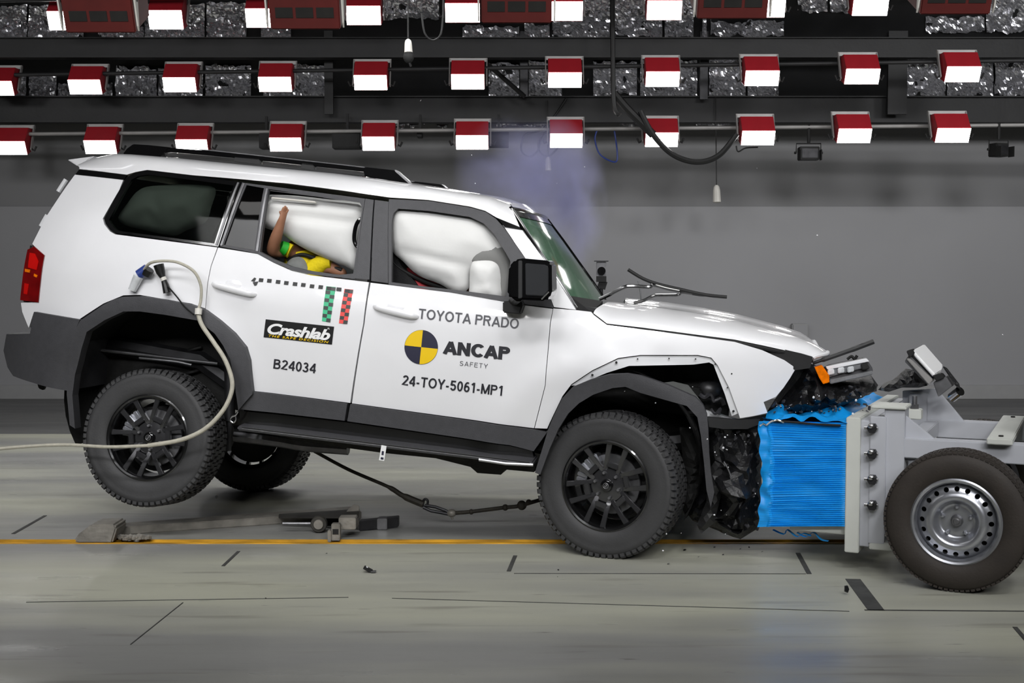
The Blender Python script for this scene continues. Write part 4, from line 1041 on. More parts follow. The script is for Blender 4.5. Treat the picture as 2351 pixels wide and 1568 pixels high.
# --- lettering and stickers on the doors
def text_mesh(s, bold=0., shear=0., spacing=1.):
    cu = bpy.data.curves.new('t', 'FONT'); cu.body = s; cu.size = 1.; cu.offset = bold; cu.shear = shear; cu.space_character = spacing; cu.resolution_u = 6
    o = bpy.data.objects.new('t', cu); COL.objects.link(o)
    dg = bpy.context.evaluated_depsgraph_get(); me = bpy.data.meshes.new_from_object(o.evaluated_get(dg))
    bpy.data.objects.remove(o); return me
def lettering(name, s, p0, p1, hpx, m, parent, bold=0., shear=0., spacing=1., off=.0035, lean=0., label=None):
    """text whose baseline runs p0 -> p1 (photo pixels measured on the door), cap height hpx"""
    me = text_mesh(s, bold, shear, spacing)
    v = [w.co.copy() for w in me.vertices]; x0 = min(q.x for q in v); x1 = max(q.x for q in v)
    caps = text_mesh('H', bold); ch = max(q.co.y for q in caps.vertices)
    d = Vector((p1[0] - p0[0], p1[1] - p0[1])); e = d.normalized(); up = Vector((e.y, -e.x)) + e * lean
    for w, q in zip(me.vertices, v):
        c = Vector(p0) + d * ((q.x - x0) / (x1 - x0)) + up * (q.y / ch * hpx)
        p = S(c.x, c.y, off); w.co = p
    me.validate()
    bm = bmesh.new(); bm.from_mesh(me)
    for f in bm.faces:
        f.normal_update()
        if f.normal.y > 0: f.normal_flip()
    bm.to_mesh(me); bm.free()
    o = link(name, me, m, parent)
    if label: plabel(o, label)
    return o
def decal(name, px, m, parent, off=.003, sp=.04):
    P = SX(px, off); return part(name, sheet(P, lambda a, b: (a, -W(a, b) - off, b), (0, .001, 0), (), sp), m, parent, fix=False)
def arc(cx, cy, rx, ry, a0, a1, n=14): return [(cx + rx * cos(radians(a0 + (a1 - a0) * i / n)), cy + ry * sin(radians(a0 + (a1 - a0) * i / n))) for i in range(n + 1)]
def glyph(ch, w):
    """centre lines of a plain sans letter of cap height 1: (advance, strokes)"""
    h = w / 2; t = 1 - h
    if ch == 'T': return .62, [[(0, t), (.62, t)], [(.31, t), (.31, 0)]]
    if ch in 'O': return .78, [arc(.39, .5, .39 - h, .5 - h + .01, 0, 360, 30)]
    if ch == '0': return .54, [arc(.27, .5, .27 - h, .5 - h + .01, 0, 360, 28)]
    if ch == 'Y': return .66, [[(h * .6, 1), (.33, .42)], [(.66 - h * .6, 1), (.33, .42)], [(.33, .46), (.33, 0)]]
    if ch == 'A': return .70, [[(h * .55, 0), (.35, 1 - h * .3)], [(.70 - h * .55, 0), (.35, 1 - h * .3)], [(.13, .30), (.57, .30)]]
    if ch == 'P': return .62, [[(h, 0), (h, 1)], [(h, t)] + arc(.37, .73, .25 - h, t - .73, 90, -90) + [(h, .73 - (t - .73))]]
    if ch == 'R': return .68, [[(h, 0), (h, 1)], [(h, t)] + arc(.39, .74, .25 - h, t - .74, 90, -90) + [(h, .74 - (t - .74))], [(.38, .5), (.66 - h, 0)]]
    if ch == 'D': return .69, [[(h, 0), (h, 1)], [(h, t)] + arc(.30, .5, .39 - h, .5 - h, 90, -90, 18) + [(h, h)]]
    if ch == 'N': return .70, [[(h, 0), (h, 1)], [(.70 - h, 0), (.70 - h, 1)], [(h, 1 - h * .4), (.70 - h, h * .4)]]
    if ch == 'M': return .80, [[(h, 0), (h, 1)], [(.80 - h, 0), (.80 - h, 1)], [(h, 1 - h * .4), (.40, h * .6)], [(.40, h * .6), (.80 - h, 1 - h * .4)]]
    if ch == 'C': return .72, [arc(.39, .5, .39 - h, .5 - h + .01, 42, 318, 26)]
    if ch == 'S': return .64, [arc(.32, .735, .29 - h, .265 - h + .01, 20, 220, 14) + [(.32, .51)] + arc(.32, .265, .32 - h, .265 - h + .01, 50, -165, 16)]
    if ch == 'F': return .56, [[(h, 0), (h, 1)], [(h, t), (.56, t)], [(h, .52), (.50, .52)]]
    if ch == 'E': return .60, [[(h, 0), (h, 1)], [(h, t), (.59, t)], [(h, .53), (.55, .53)], [(h, h), (.60, h)]]
    if ch == 'B': return .64, [[(h, 0), (h, 1)], [(h, t)] + arc(.36, .755, .23 - h, t - .755, 90, -90) + [(h, .51)], [(h, .51)] + arc(.37, .255 + h * .5, .27 - h, .255 - h * .5, 90, -90) + [(h, h)]]
    if ch == '-': return .34, [[(.03, .34), (.30, .34)]]
    if ch == '1': return .46, [[(.30, 0), (.30, 1)], [(.08, .76), (.30, .97)]]
    if ch == '2': return .55, [arc(.275, .72, .275 - h, .28 - h + .01, 165, -35, 14) + [(.05, h), (.55, h)]]
    if ch == '3': return .55, [arc(.26, .74, .24 - h, .26 - h + .01, 160, -80, 14), arc(.26, .27, .28 - h, .27 - h + .01, 82, -165, 16), [(.2, .50), (.3, .505)]]
    if ch == '4': return .56, [[(.42, 0), (.42, 1)], [(.42, .96), (.04, .30)], [(.02, .28), (.56, .28)]]
    if ch == '5': return .55, [[(.50, t), (.13, t), (.08, .52)] + arc(.27, .33, .28 - h, .33 - h + .01, 125, -160, 18)]
    if ch == '6': return .55, [arc(.28, .32, .27 - h, .32 - h + .01, 0, 360, 24), arc(.32, .40, .31 - h, .60 - h, 180, 62, 12)]
    return .30, []
def plain_lettering(name, s, p0, p1, hpx, w, m, parent, gap=.10, off=.0035, label=None):
    mb = MB(); x = 0; quads = []
    for ch in s:
        adv, st = glyph(ch, w)
        for ln in st:
            n = len(ln); L = []; Rr = []
            closed = n > 3 and hypot(ln[0][0] - ln[-1][0], ln[0][1] - ln[-1][1]) < 1e-6
            for i in range(n):
                a = ln[i - 1] if i > 0 else (ln[-2] if closed else ln[0]); b = ln[i + 1] if i < n - 1 else (ln[1] if closed else ln[-1])
                dx, dy = b[0] - a[0], b[1] - a[1]; q = hypot(dx, dy) or 1
                k = 1.
                if 0 < i < n - 1:
                    u = (ln[i][0] - ln[i - 1][0], ln[i][1] - ln[i - 1][1]); ul = hypot(*u) or 1
                    cs = abs((u[0] * dx + u[1] * dy) / (ul * q)); k = min(1.6, 1 / max(cs, .3))
                L.append((x + ln[i][0] - dy / q * w / 2 * k, ln[i][1] + dx / q * w / 2 * k)); Rr.append((x + ln[i][0] + dy / q * w / 2 * k, ln[i][1] - dx / q * w / 2 * k))
            for i in range(n - 1): quads.append((L[i], L[i + 1], Rr[i + 1], Rr[i]))
        x += adv + (gap if ch != ' ' else 0)
    W_ = x - gap; d = Vector((p1[0] - p0[0], p1[1] - p0[1])); e = d.normalized(); up = Vector((e.y, -e.x))
    def P(u, v):
        c = Vector(p0) + d * (u / W_) + up * (v * hpx); return S(c.x, c.y, off)
    for q in quads:
        v = [P(*c) for c in q]
        n = (v[1] - v[0]).cross(v[2] - v[0])
        mb.add(v, [(0, 1, 2, 3) if n.y < 0 else (3, 2, 1, 0)])
    o = link(name, mb.mesh(name, smooth=False, fix=False), m, parent)
    return plabel(o, label) if label else o
plain_lettering('model_lettering', 'TOYOTA PRADO', (960, 731), (1190, 755), 23, .15, 'decal_grey', fd, .09, label='grey capital lettering under the mirror')
plain_lettering('safety_lettering', 'ANCAP', (1018, 812), (1169, 827), 30, .225, 'decal_dark', fd, .04, label='bold dark capital lettering beside the round emblem')
plain_lettering('safety_lettering', 'SAFETY', (1055, 839), (1119, 846), 10.5, .10, 'decal_grey', fd, .24, label='small thin grey lettering')
plain_lettering('test_number', '24-TOY-5061-MP1', (923, 884), (1154, 909), 23, .16, 'decal_dark', fd, .09, label='dark test number along the front door')
plain_lettering('test_number', 'B24034', (627, 846), (724, 857), 22, .155, 'decal_dark', rd, .09, label='dark test number on the rear door')
em = decal('round_emblem', [(967 + 38.5 * cos(t), 797 + 39.5 * sin(t)) for t in [2 * pi * i / 48 for i in range(48)]], 'decal_navy', fd, .0028)
plabel(em, 'round yellow and navy quartered emblem')
for a0 in (96, 276):
    t = [radians(a0 + 90 * i / 12) for i in range(13)]
    # yellow quarters: upper left and lower right
    decal('emblem_quarter', [(967, 797)] + [(967 + 38 * cos(q + pi / 2 - radians(0)), 797 + 39 * sin(q + pi / 2)) for q in t] if False else [(967, 797)] + [(967 + 38 * cos(q), 797 + 39 * sin(q)) for q in [radians(a0 + 90 - 0 + 90 * i / 12 - 0) for i in range(13)]], 'decal_yellow', em, .0042)
cl = decal('sponsor_sticker', [(610, 733), (767, 750), (762, 791), (605, 774)], 'decal_black', rd, .003); plabel(cl, 'black rectangular sticker with white slanted lettering')
lettering('sticker_lettering', 'Crashlab', (613, 765), (757, 781), 24, 'decal_white', cl, .035, .28, .95, .0045)
lettering('sticker_lettering', 'THE SAFE DECISION', (616, 773), (754, 788), 5, 'decal_yellow', cl, .02, .2, 1.25, .0045)
lettering('sticker_lettering', 'R', (752, 756), (757, 757), 4, 'decal_white', cl, .0, 0., 1., .0045)
mk = decal('marker_square', [(576, 645), (584, 637), (588, 639), (584, 647)], 'decal_black', rd)
decal('marker_square', [(580, 648), (593, 646), (589, 655), (584, 656)], 'decal_black', rd)
for i, (x, y) in enumerate(((599, 643), (618, 644.5), (638, 647), (657, 649.5), (677, 652), (696, 654), (716, 657), (736, 659))):
    decal('marker_square', [(x - 4, y - 4.6), (x + 6, y - 3.6), (x + 4.5, y + 4.6), (x - 5.5, y + 3.6)], 'decal_black', rd)
def tape(TL, TR, BL, BR, m, lab):
    t = decal('marker_tape', [TL, TR, BR, BL], m, rd, .003); plabel(t, lab)
    def q(u, v): return tuple((TL[i] * (1 - u) + TR[i] * u) * (1 - v) + (BL[i] * (1 - u) + BR[i] * u) * v for i in (0, 1))
    n = 9
    for r in range(n):
        u = 0 if r % 2 else .5
        decal('check_square', [q(u, r / n + .01), q(u + .5, r / n + .01), q(u + .5, (r + 1) / n), q(u, (r + 1) / n)], 'check_grey', t, .0042)
tape((749, 657), (771, 659), (739, 737), (758, 740), 'decal_green', 'green and grey checked marker tape')
tape((791, 663), (811, 665), (778, 742), (797, 744), 'decal_red', 'red and grey checked marker tape')
for x, y in ((755, 662), (778, 664), (797, 668)): decal('marker_square', [(x - 5, y - 4.5), (x + 6, y - 3.5), (x + 5, y + 4.5), (x - 6, y + 3.5)], 'decal_black', rd, .005)

# --- crushed nose
def lump(name, px, yl, D, thick, amp, freq, m, sp=.03, seed=0, parent=car, fr=None, label=None):
    P = [(p.x, p.z) for p in ((fr or CARF).loc(x, y, yl) for x, y in px)]
    o = part(name, crumple(P, lambda a, b: (a, yl, b), D, thick, amp, freq, sp, seed), m, parent, fix=False, smooth=False)
    if label: plabel(o, label)
    return o
lump('crushed_bumper', [(1606, 970), (1640, 955), (1700, 962), (1762, 950), (1765, 985), (1752, 1010), (1748, 1080), (1750, 1150), (1745, 1210), (1700, 1238), (1640, 1215), (1590, 1195), (1570, 1170), (1600, 1120), (1616, 1060)], -.62, .10, .22, .12, 7., 'crush_black', .028, 4, label='crushed black front bumper in front of the wheel')
lump('crushed_grille', [(1758, 950), (1780, 915), (1800, 888), (1828, 846), (1850, 832), (1880, 840), (1890, 870), (1960, 868), (2000, 862), (2016, 884), (2010, 898), (1960, 920), (1900, 945), (1830, 953)], -.50, .10, .26, .14, 8., 'crush_black', .024, 11, label='crushed black grille above the blue barrier')
side('bumper_corner', [(1624, 958), (1690, 964), (1745, 962), (1742, 975), (1715, 985), (1660, 985), (1628, 980)], 'trim_dark', .0, .05, far=False)
lump('bumper_shard', [(1625, 1085), (1640, 1060), (1652, 1050), (1662, 1085), (1655, 1140), (1640, 1200), (1610, 1225), (1600, 1205), (1622, 1150)], -.86, .05, .03, .03, 5., 'trim_dark', .03, 17)
lump('inner_liner_shard', [(1560, 980), (1600, 985), (1616, 1040), (1620, 1110), (1600, 1160), (1575, 1190), (1560, 1150), (1570, 1080)], -.70, .08, .06, .06, 6., 'liner_black', .03, 19)
bits = MB(); rnd = random.Random(5)
for i in range(150):
    if i < 80: x, y = rnd.uniform(1770, 2000), rnd.uniform(880, 950); yl = -.78
    else: x, y = rnd.uniform(1660, 1745), rnd.uniform(985, 1225); yl = -.86
    if i < 80 and y < 930 - (x - 1760) * .25: y = 935 - rnd.uniform(0, 10)
    c = CARF.loc(x, y, yl + rnd.uniform(-.02, .06)); s = rnd.uniform(.004, .016)
    bits.box(c, (s * rnd.uniform(.6, 2.4), s * .6, s), Matrix.Rotation(rnd.uniform(0, 6), 3, (rnd.random(), rnd.random(), rnd.random() + .1)))
o = part('broken_bits', bits, 'crush_grey', car, smooth=False); o['kind'] = 'stuff'
bits = MB()
for i in range(30):
    x, y = (rnd.uniform(1765, 1990), rnd.uniform(905, 950)) if i < 14 else (rnd.uniform(1640, 1745), rnd.uniform(990, 1235))
    c = CARF.loc(x, y, -.93 + rnd.uniform(-.03, .03)); s = rnd.choice((.002, .003, .003, .004, .007))
    bits.ball(c, (s, s, s * rnd.uniform(.5, 1.6)), 5, 3)
o = part('glass_bits', bits, 'shard_white', car, smooth=False); o['kind'] = 'stuff'
# headlight torn out of the nose
hl = empty('headlight', CARF.loc(1940, 870, -.72), parent=car); k3 = hl.location; plabel(hl, 'torn headlight with amber indicator')
def hpz(name, px, y0, t, m, bv=.004): return part(name, MB().prism([CARF.loc(x, y, y0) - k3 for x, y in px], [CARF.loc(x, y, y0) - k3 + Vector((0, t, 0)) for x, y in px]), m, hl, bevel=bv)
hpz('lamp_housing', [(1890, 852), (1905, 843), (1990, 824), (2004, 846), (2004, 860), (1906, 881), (1896, 872)], -.70, .18, 'trim_grey')
hpz('housing_lip', [(1904, 872), (2004, 851), (2004, 861), (1906, 882)], -.74, .1, 'lens_grey')
hpz('clear_lens', [(1898, 846), (1988, 826), (1994, 842), (1903, 866)], -.72, .05, 'lens_grey')
for (x, y) in ((1908, 853), (1931, 849), (1953, 847)): hpz('reflector', [(x - 8, y - 4), (x + 7, y - 7), (x + 8, y + 6), (x - 7, y + 9)], -.735, .03, 'clear_lens')
hpz('upper_trim', [(1896, 842), (1990, 823), (1996, 830), (1900, 849)], -.73, .06, 'shard_white', .002)
hpz('indicator', [(1870, 843), (1887, 838), (1904, 862), (1904, 878), (1890, 882), (1881, 868)], -.80, .08, 'amber_lens', .002)
hpz('dark_socket', [(1976, 836), (1990, 832), (1998, 846), (1980, 850)], -.735, .02, 'matt_black')
wire('grille_strip', [(1866, 834), (1890, 826), (1950, 805), (2006, 784)], -.70, [.012] * 8 + [.018] * 9 + [.02] * 8, 'trim_dark', flat_=((0, 1, 0), .7))
part('torn_wire', MB().tube(spline([CARF.loc(x, y, -.6) for x, y in ((1945, 825), (1955, 818), (1962, 824), (1968, 816))], 5), .008, 6), 'matt_black', car)
wire('loose_wire', [(1662, 1060), (1672, 1078), (1681, 1102)], -.95, .004, 'steel_dull')

# ================================================================== DUMMIES
def skin_body(name, joints, edges, root, m, parent, sub=2):
    names = list(joints); me = bpy.data.meshes.new(name)
    me.from_pydata([joints[n][0] for n in names], [(names.index(a), names.index(b)) for a, b in edges], [])
    o = bpy.data.objects.new(name, me); COL.objects.link(o)
    o.modifiers.new('skin', 'SKIN'); sv = me.skin_vertices[0].data
    for i, n in enumerate(names):
        r = joints[n][1]; sv[i].radius = r if isinstance(r, tuple) else (r, r); sv[i].use_root = (n == root)
    s = o.modifiers.new('sub', 'SUBSURF'); s.levels = sub; s.render_levels = sub
    dg = bpy.context.evaluated_depsgraph_get(); me2 = bpy.data.meshes.new_from_object(o.evaluated_get(dg))
    bpy.data.objects.remove(o)
    me2.polygons.foreach_set('use_smooth', [True] * len(me2.polygons)); me2.name = name
    return link(name, me2, m, parent)
def CW(x, y, yl): return CARF.world(CARF.loc(x, y, yl))
base = CARF.world((.95, -.5, 1.30))
du = empty('child_dummy', base); tag(du, 'brown child crash dummy in yellow clothes flinging an arm up, in the rear window', 'crash dummy')
def D(x, y, yl): return CW(x, y, yl) - base
J = {'pelvis': (D(700, 640, -.5), .085), 'waist': (D(692, 612, -.52), .075), 'chest': (D(684, 585, -.53), (.09, .075)), 'neck': (D(692, 556, -.5), .035), 'head': (D(704, 532, -.45), .075), 'crown': (D(712, 512, -.44), .06),
     'shoulder': (D(664, 572, -.60), .045), 'elbow': (D(622, 580, -.74), .038), 'forearm': (D(634, 545, -.78), .038), 'wrist': (D(646, 508, -.80), .024), 'palm': (D(651, 493, -.80), .027),
     'shoulder_far': (D(700, 575, -.40), .045), 'elbow_far': (D(730, 600, -.38), .034), 'hand_far': (D(755, 612, -.42), .025),
     'hip': (D(712, 632, -.56), .06), 'knee': (D(752, 610, -.60), .045), 'ankle': (D(785, 628, -.60), .032), 'toe': (D(795, 622, -.60), .028),
     'hip_far': (D(712, 632, -.42), .06), 'knee_far': (D(762, 612, -.40), .045), 'ankle_far': (D(785, 640, -.40), .03)}
E_ = [('pelvis', 'waist'), ('waist', 'chest'), ('chest', 'neck'), ('neck', 'head'), ('head', 'crown'), ('chest', 'shoulder'), ('shoulder', 'elbow'), ('elbow', 'forearm'), ('forearm', 'wrist'), ('wrist', 'palm'),
      ('chest', 'shoulder_far'), ('shoulder_far', 'elbow_far'), ('elbow_far', 'hand_far'), ('pelvis', 'hip'), ('hip', 'knee'), ('knee', 'ankle'), ('ankle', 'toe'), ('pelvis', 'hip_far'), ('hip_far', 'knee_far'), ('knee_far', 'ankle_far')]
fing = [('index', (649, 484), (652, 475), -.812), ('middle', (652, 483), (656, 472), -.805), ('ring', (655, 484), (659, 475), -.797), ('little', (657, 488), (662, 480), -.79), ('thumb', (646, 492), (642, 484), -.815)]
for n, a, b, yl in fing:
    J[n] = (D(*a, yl), .0095); J[n + '_tip'] = (D(*b, yl), .007); E_ += [('palm', n), (n, n + '_tip')]
skin_body('body', J, E_, 'pelvis', 'skin', du)
part('shirt', MB().tube([D(686, 580, -.53), D(690, 600, -.53), D(698, 625, -.51), D(702, 640, -.5)], [.085, .105, .105, .09], 14), 'yellow_cloth', du)
part('trouser_leg', MB().tube([D(712, 630, -.57), D(735, 608, -.60), D(752, 600, -.61), D(762, 600, -.61)], [.07, .06, .05, .048], 12), 'yellow_cloth', du)
part('trouser_leg', MB().tube([D(712, 632, -.42), D(740, 612, -.40), D(758, 608, -.40)], [.07, .06, .05], 12), 'yellow_cloth', du)
part('green_marker', MB().tube([D(644, 566, -.70), D(657, 572, -.68)], [.036, .042], 14), 'green_band', du)
part('yellow_marker', MB().tube([D(657, 572, -.66), D(667, 577, -.655)], [.042, .044], 14), 'yellow_cloth', du)
base = CARF.world((1.45, -.42, 1.28))
dd = empty('driver_dummy', base); tag(dd, 'driver crash dummy in a red shirt, mostly hidden behind the front airbag', 'crash dummy')
J = {'pelvis': (D(960, 720, -.42), .13), 'chest': (D(965, 650, -.44), (.15, .12)), 'neck': (D(985, 605, -.42), .055), 'head': (D(1000, 572, -.40), .085), 'crown': (D(1008, 545, -.40), .075),
     'shoulder': (D(938, 648, -.56), .06), 'elbow': (D(985, 680, -.58), .045), 'wrist': (D(1050, 676, -.50), .03), 'palm': (D(1068, 672, -.48), .035),
     'shoulder_far': (D(985, 640, -.24), .06), 'elbow_far': (D(1030, 670, -.2), .045), 'wrist_far': (D(1085, 668, -.3), .03)}
E_ = [('pelvis', 'chest'), ('chest', 'neck'), ('neck', 'head'), ('head', 'crown'), ('chest', 'shoulder'), ('shoulder', 'elbow'), ('elbow', 'wrist'), ('wrist', 'palm'), ('chest', 'shoulder_far'), ('shoulder_far', 'elbow_far'), ('elbow_far', 'wrist_far')]
skin_body('body', J, E_, 'pelvis', 'skin', dd)
part('red_shirt', MB().tube([D(905, 658, -.50), D(918, 648, -.52), D(938, 644, -.56), D(962, 656, -.58), D(978, 672, -.58)], [.05, .07, .078, .066, .055], 14).tube([D(965, 700, -.43), D(962, 660, -.43), D(975, 625, -.43)], [.17, .17, .1], 14), 'red_cloth', dd)

# ================================================================== BARRIER TROLLEY
tro = empty('barrier_trolley', TROF.O); tro.rotation_euler = TROF.R.to_euler()
tag(tro, 'grey steel test trolley carrying a crushed blue honeycomb barrier', 'trolley')
TL = TROF.loc
def tbox(name, x0, x1, y0, y1, z0, z1, m='trolley_grey', parent=tro, bevel=.004):
    return part(name, MB().box(((x0 + x1) / 2, (y0 + y1) / 2, (z0 + z1) / 2), (x1 - x0, y1 - y0, z1 - z0)), m, parent, bevel=bevel)
def tplate(name, px, yl, t, m='trolley_grey', bevel=.003):
    P = [TL(x, y, yl) for x, y in px]; return part(name, MB().prism(P, [q + Vector((0, t, 0)) for q in P]), m, tro, bevel=bevel)
YN, YF = .25, 1.62
tbox('face_plate', -.572, -.500, YN, YF, .098, .806, 'pale_plate')
tbox('face_web', -.505, -.452, YN + .03, YF - .03, .13, .79, 'trolley_grey')
fl = tbox('bolt_flange', -.455, -.375, YN + .02, YN + .05, .15, .815)
tbox('mount_column', -.385, -.285, YN + .04, YN + .2, .20, .862)
tbox('column_cap', -.45, -.275, YN + .02, YN + .22, .855, .872, 'pale_plate')
tbox('column_foot', -.45, -.33, YN + .02, YN + .2, .12, .16, 'pale_plate')
for py in (983, 1042, 1101, 1160):
    c = TL(2003, py, YN); b = empty('bolt', c, parent=tro)
    part('bolt_shank', MB().cyl((-.04, -.004, 0), (.03, -.004, 0), .010, 10), 'steel_bright', b)
    part('nut', MB().lathe([(0, -.017), (.027, -.017), (.027, .017), (0, .017)], 6, (0, 0, 0)), 'dark_steel', b, smooth=False)
    part('washer', MB().ball((-.004, -.018, .012), (.018, .013, .014), 10, 7), 'steel_bright', b)
tplate('gusset', [(2059, 946), (2072, 948), (2160, 1020), (2165, 1058), (2059, 1058)], .34, .025)
for py0, py1 in ((2059, 0),): pass
tbox('chassis_rail', -.30, 3.2, .30, .40, .605, .705)
tbox('chassis_rail', -.30, 3.2, 1.22, 1.32, .605, .705)
tplate('gusset', [(2072, 897), (2150, 892), (2222, 978), (2110, 986), (2072, 960)], 1.24, .03)
tbox('mount_column', -.385, -.285, 1.2, 1.36, .20, .86)
bk = TL(2098, 958, .72); tbox('bolt_block', bk.x - .055, bk.x + .04, .70, .78, bk.z - .01, bk.z + .045, 'pale_plate')
part('standing_bolt', MB().cyl((bk.x, .74, bk.z), (bk.x, .74, bk.z + .115), .014, 10).cyl((bk.x, .74, bk.z + .045), (bk.x, .74, bk.z + .07), .024, 6), 'steel_dull', tro)
tbox('rear_web', -.44, -.40, YN + .2, YF - .05, .62, .80)
tbox('cross_tube', -.30, -.22, .40, 1.22, .615, .70)
cb = tbox('crossbar', .115, .235, .24, 1.38, .705, .735, 'pale_plate')
for yy in (.34, 1.28): part('crossbar_bolt', MB().cyl((.175, yy, .733), (.175, yy, .742), .012, 8), 'matt_black', cb)
tbox('crossbar', 2.9, 3.05, .24, 1.38, .705, .735)
tbox('equipment_box', .30, .75, .42, 1.2, .70, .95, 'matt_black', bevel=.01)
tbox('axle_beam', -.04, .04, .2, 1.40, .31, .38, 'trolley_grey')
tbox('axle_beam', 2.86, 2.94, .2, 1.40, .31, .38, 'trolley_grey')
for s in (.35, 1.27):
    tplate_p = [(-.06, .36), (.06, .36), (.04, .62), (-.04, .62)]
    for xo in (0, 2.9): part('axle_hanger', MB().prism([(a + xo, s - .03, b) for a, b in tplate_p], [(a + xo, s + .03, b) for a, b in tplate_p]), 'trolley_grey', tro, bevel=.004)
part('diagonal_brace', MB().tube([(.3, .35, .62), (.75, .35, .45), (1.3, .35, .62)], .035, 8), 'trolley_grey', tro)
# trolley wheels
RT2, RR = .345, .208
tp = [(RR - .004, -.085), (RR + .008, -.10), (.25, -.112), (.29, -.113), (.318, -.104), (.333, -.092), (.340, -.08), (.342, 0)]
tp = tp + [(r, -y) for r, y in tp[-2::-1]]
ttyre = MB().lathe(tp, 88).lathe([(RR - .004, -.085), (RR - .004, .085)], 88).mesh('tyre', angle=55)
tt = MB()
for k in range(84):
    for (ya, yb, ph) in ((-.098, -.072, 0), (-.066, -.03, .4), (-.026, .026, .1), (.03, .066, .5), (.072, .098, .2)):
        a0 = 2 * pi * (k + ph) / 84; a1 = a0 + 2 * pi / 84 * .72; ri = .331; ro = .3455 if abs(ya) < .07 else .342
        tt.hexa([Vector((r * cos(a0), y, r * sin(a0))) for r, y in ((ri, ya), (ro, ya), (ro, yb), (ri, yb))], [Vector((r * cos(a1), y, r * sin(a1))) for r, y in ((ri, ya), (ro, ya), (ro, yb), (ri, yb))])
ttread = tt.mesh('tread', smooth=False)
trim_ = MB().lathe([(RR + .006, -.098), (RR - .002, -.104), (RR - .012, -.100), (RR - .018, -.088), (RR - .022, -.066), (RR - .024, .07), (RR + .004, .095)], 72).mesh('rim', angle=40)
prof = [(.0, -.05), (.028, -.05), (.055, -.052), (.078, -.050), (.088, -.056), (.104, -.090), (.118, -.100), (.135, -.097), (.148, -.084), (.172, -.070), (.184, -.052)]
def dz(r): return hermite(prof, r)
circ = lambda cx, cz, r, n: [(cx + r * cos(2 * pi * i / n), cz + r * sin(2 * pi * i / n)) for i in range(n)]
dm = sheet(circ(0, 0, .186, 72), lambda a, b: (a, dz(hypot(a, b)), b), (0, .008, 0), [circ(.160 * cos(2 * pi * k / 20), .160 * sin(2 * pi * k / 20), .0125, 12) for k in range(20)], .010)
tdisc = dm.mesh('wheel_disc', angle=60, fix=False)
thub = MB().lathe([(0, -.082), (.012, -.082), (.016, -.078), (.022, -.078), (.026, -.07), (.03, -.052), (.03, -.04)], 28).mesh('hub_cap', angle=35)
tnut = MB().lathe([(0, -.026), (.006, -.025), (.011, -.016), (.012, 0)], 6).mesh('lug_nut', smooth=False)
tback = MB().lathe([(0, .0), (.18, .0), (.18, .02), (0, .02)], 36).mesh('brake_drum')
def twheel(c, flip=False):
    w = empty('wheel', c, parent=tro)
    if flip: w.rotation_euler = (0, 0, pi)
    link('tyre', ttyre, 'rubber_worn', w); link('tread', ttread, 'rubber_worn', w); link('rim', trim_, 'steel_silver', w)
    link('wheel_disc', tdisc, 'steel_silver', w); link('hub_cap', thub, 'steel_dull', w); link('brake_drum', tback, 'matt_black', w)
    for k in range(5):
        a = 2 * pi * k / 5 + pi / 2
        o = link('lug_nut', tnut, 'steel_silver', w); o.location = (.068 * cos(a), -.05, .068 * sin(a))
    return w
twheel(Vector((0, .112, RT2)))
twheel(Vector((0, 1.50, RT2)), True)
twheel(Vector((2.9, .112, RT2))); twheel(Vector((2.9, 1.50, RT2)), True)

# the blue honeycomb block
lft = [(1745, 966), (1741, 985), (1748, 1010), (1745, 1035), (1751, 1062), (1746, 1085), (1752, 1105), (1745, 1125), (1748, 1150), (1741, 1170), (1745, 1190), (1740, 1209)]
lpts = spline([TL(x, y, YN) for x, y in lft], 16)
rt0, rt1 = Vector((-.572, YN, .778)), Vector((-.572, YN, .232))
rows = []; n = 150
for j in range(n + 1):
    v = j / n; a = lpts[int(v * (len(lpts) - 1))]; b = rt0.lerp(rt1, v); r = []
    zz = a.z * .5 + b.z * .5
    wob = .0035 * sin(j * pi / 1.5) + .003 * noise.noise(Vector((zz * 40, 0, 0)))
    for i in range(41):
        u = i / 40; p = a.lerp(b, u)
        edge = min(1, max(0, (u - .10) / .06)) * min(1, (1 - u) / .04)
        q = p + Vector((0, wob * edge * (1 + .5 * noise.noise(Vector((p.x * 6, p.z * 30, 2)))) + .014 * edge * noise.noise(Vector((p.x * 3, p.z * 7, 5))) - (.012 if u < .14 else 0) + (.02 * noise.noise(Vector((p.x * 20, p.z * 18, 1))) if u < .12 else 0), 0))
        r.append(q)
    rows.append(r)
block = empty('honeycomb_block', (-.8, .9, .2), parent=tro); kb = Vector((-.8, .9, .2)); plabel(block, 'crushed bright blue honeycomb barrier block')
part('ribbed_side', MB().grid([[q - kb for q in r] for r in rows]), 'barrier_blue', block, angle=30)
core = MB().prism([Vector((q.x + .01, YN + .03, q.z)) - kb for q in lpts[::6]] + [Vector((-.572, YN + .03, .235)) - kb, Vector((-.572, YN + .03, .77)) - kb], [Vector((q.x + .06 + .05 * sin(q.z * 30), YF - .05, q.z)) - kb for q in lpts[::6]] + [Vector((-.572, YF - .05, .235)) - kb, Vector((-.572, YF - .05, .77)) - kb])
part('block_core', core, 'barrier_sheet', block, smooth=False)
rows = []
for j in range(31):
    y = YN - .01 + (YF + .02 - YN) * j / 30; r = []
    for i in range(31):
        x = -1.02 + .45 * i / 30; q = Vector((x * 7, y * 5, 3))
        up = .045 * min(1, (y - YN) / .5) + .03 * noise.fractal(q, 1, 2, 3) + .02 * noise.noise(q * 2)
        r.append(Vector((x + .03 * noise.noise(Vector((y * 6, 1, 1))), y, .775 + up * min(1, 3.5 * (1 - i / 30) + .25))) - kb)
    rows.append(r)
part('top_sheet', MB().grid(rows), 'barrier_sheet', block, angle=25)
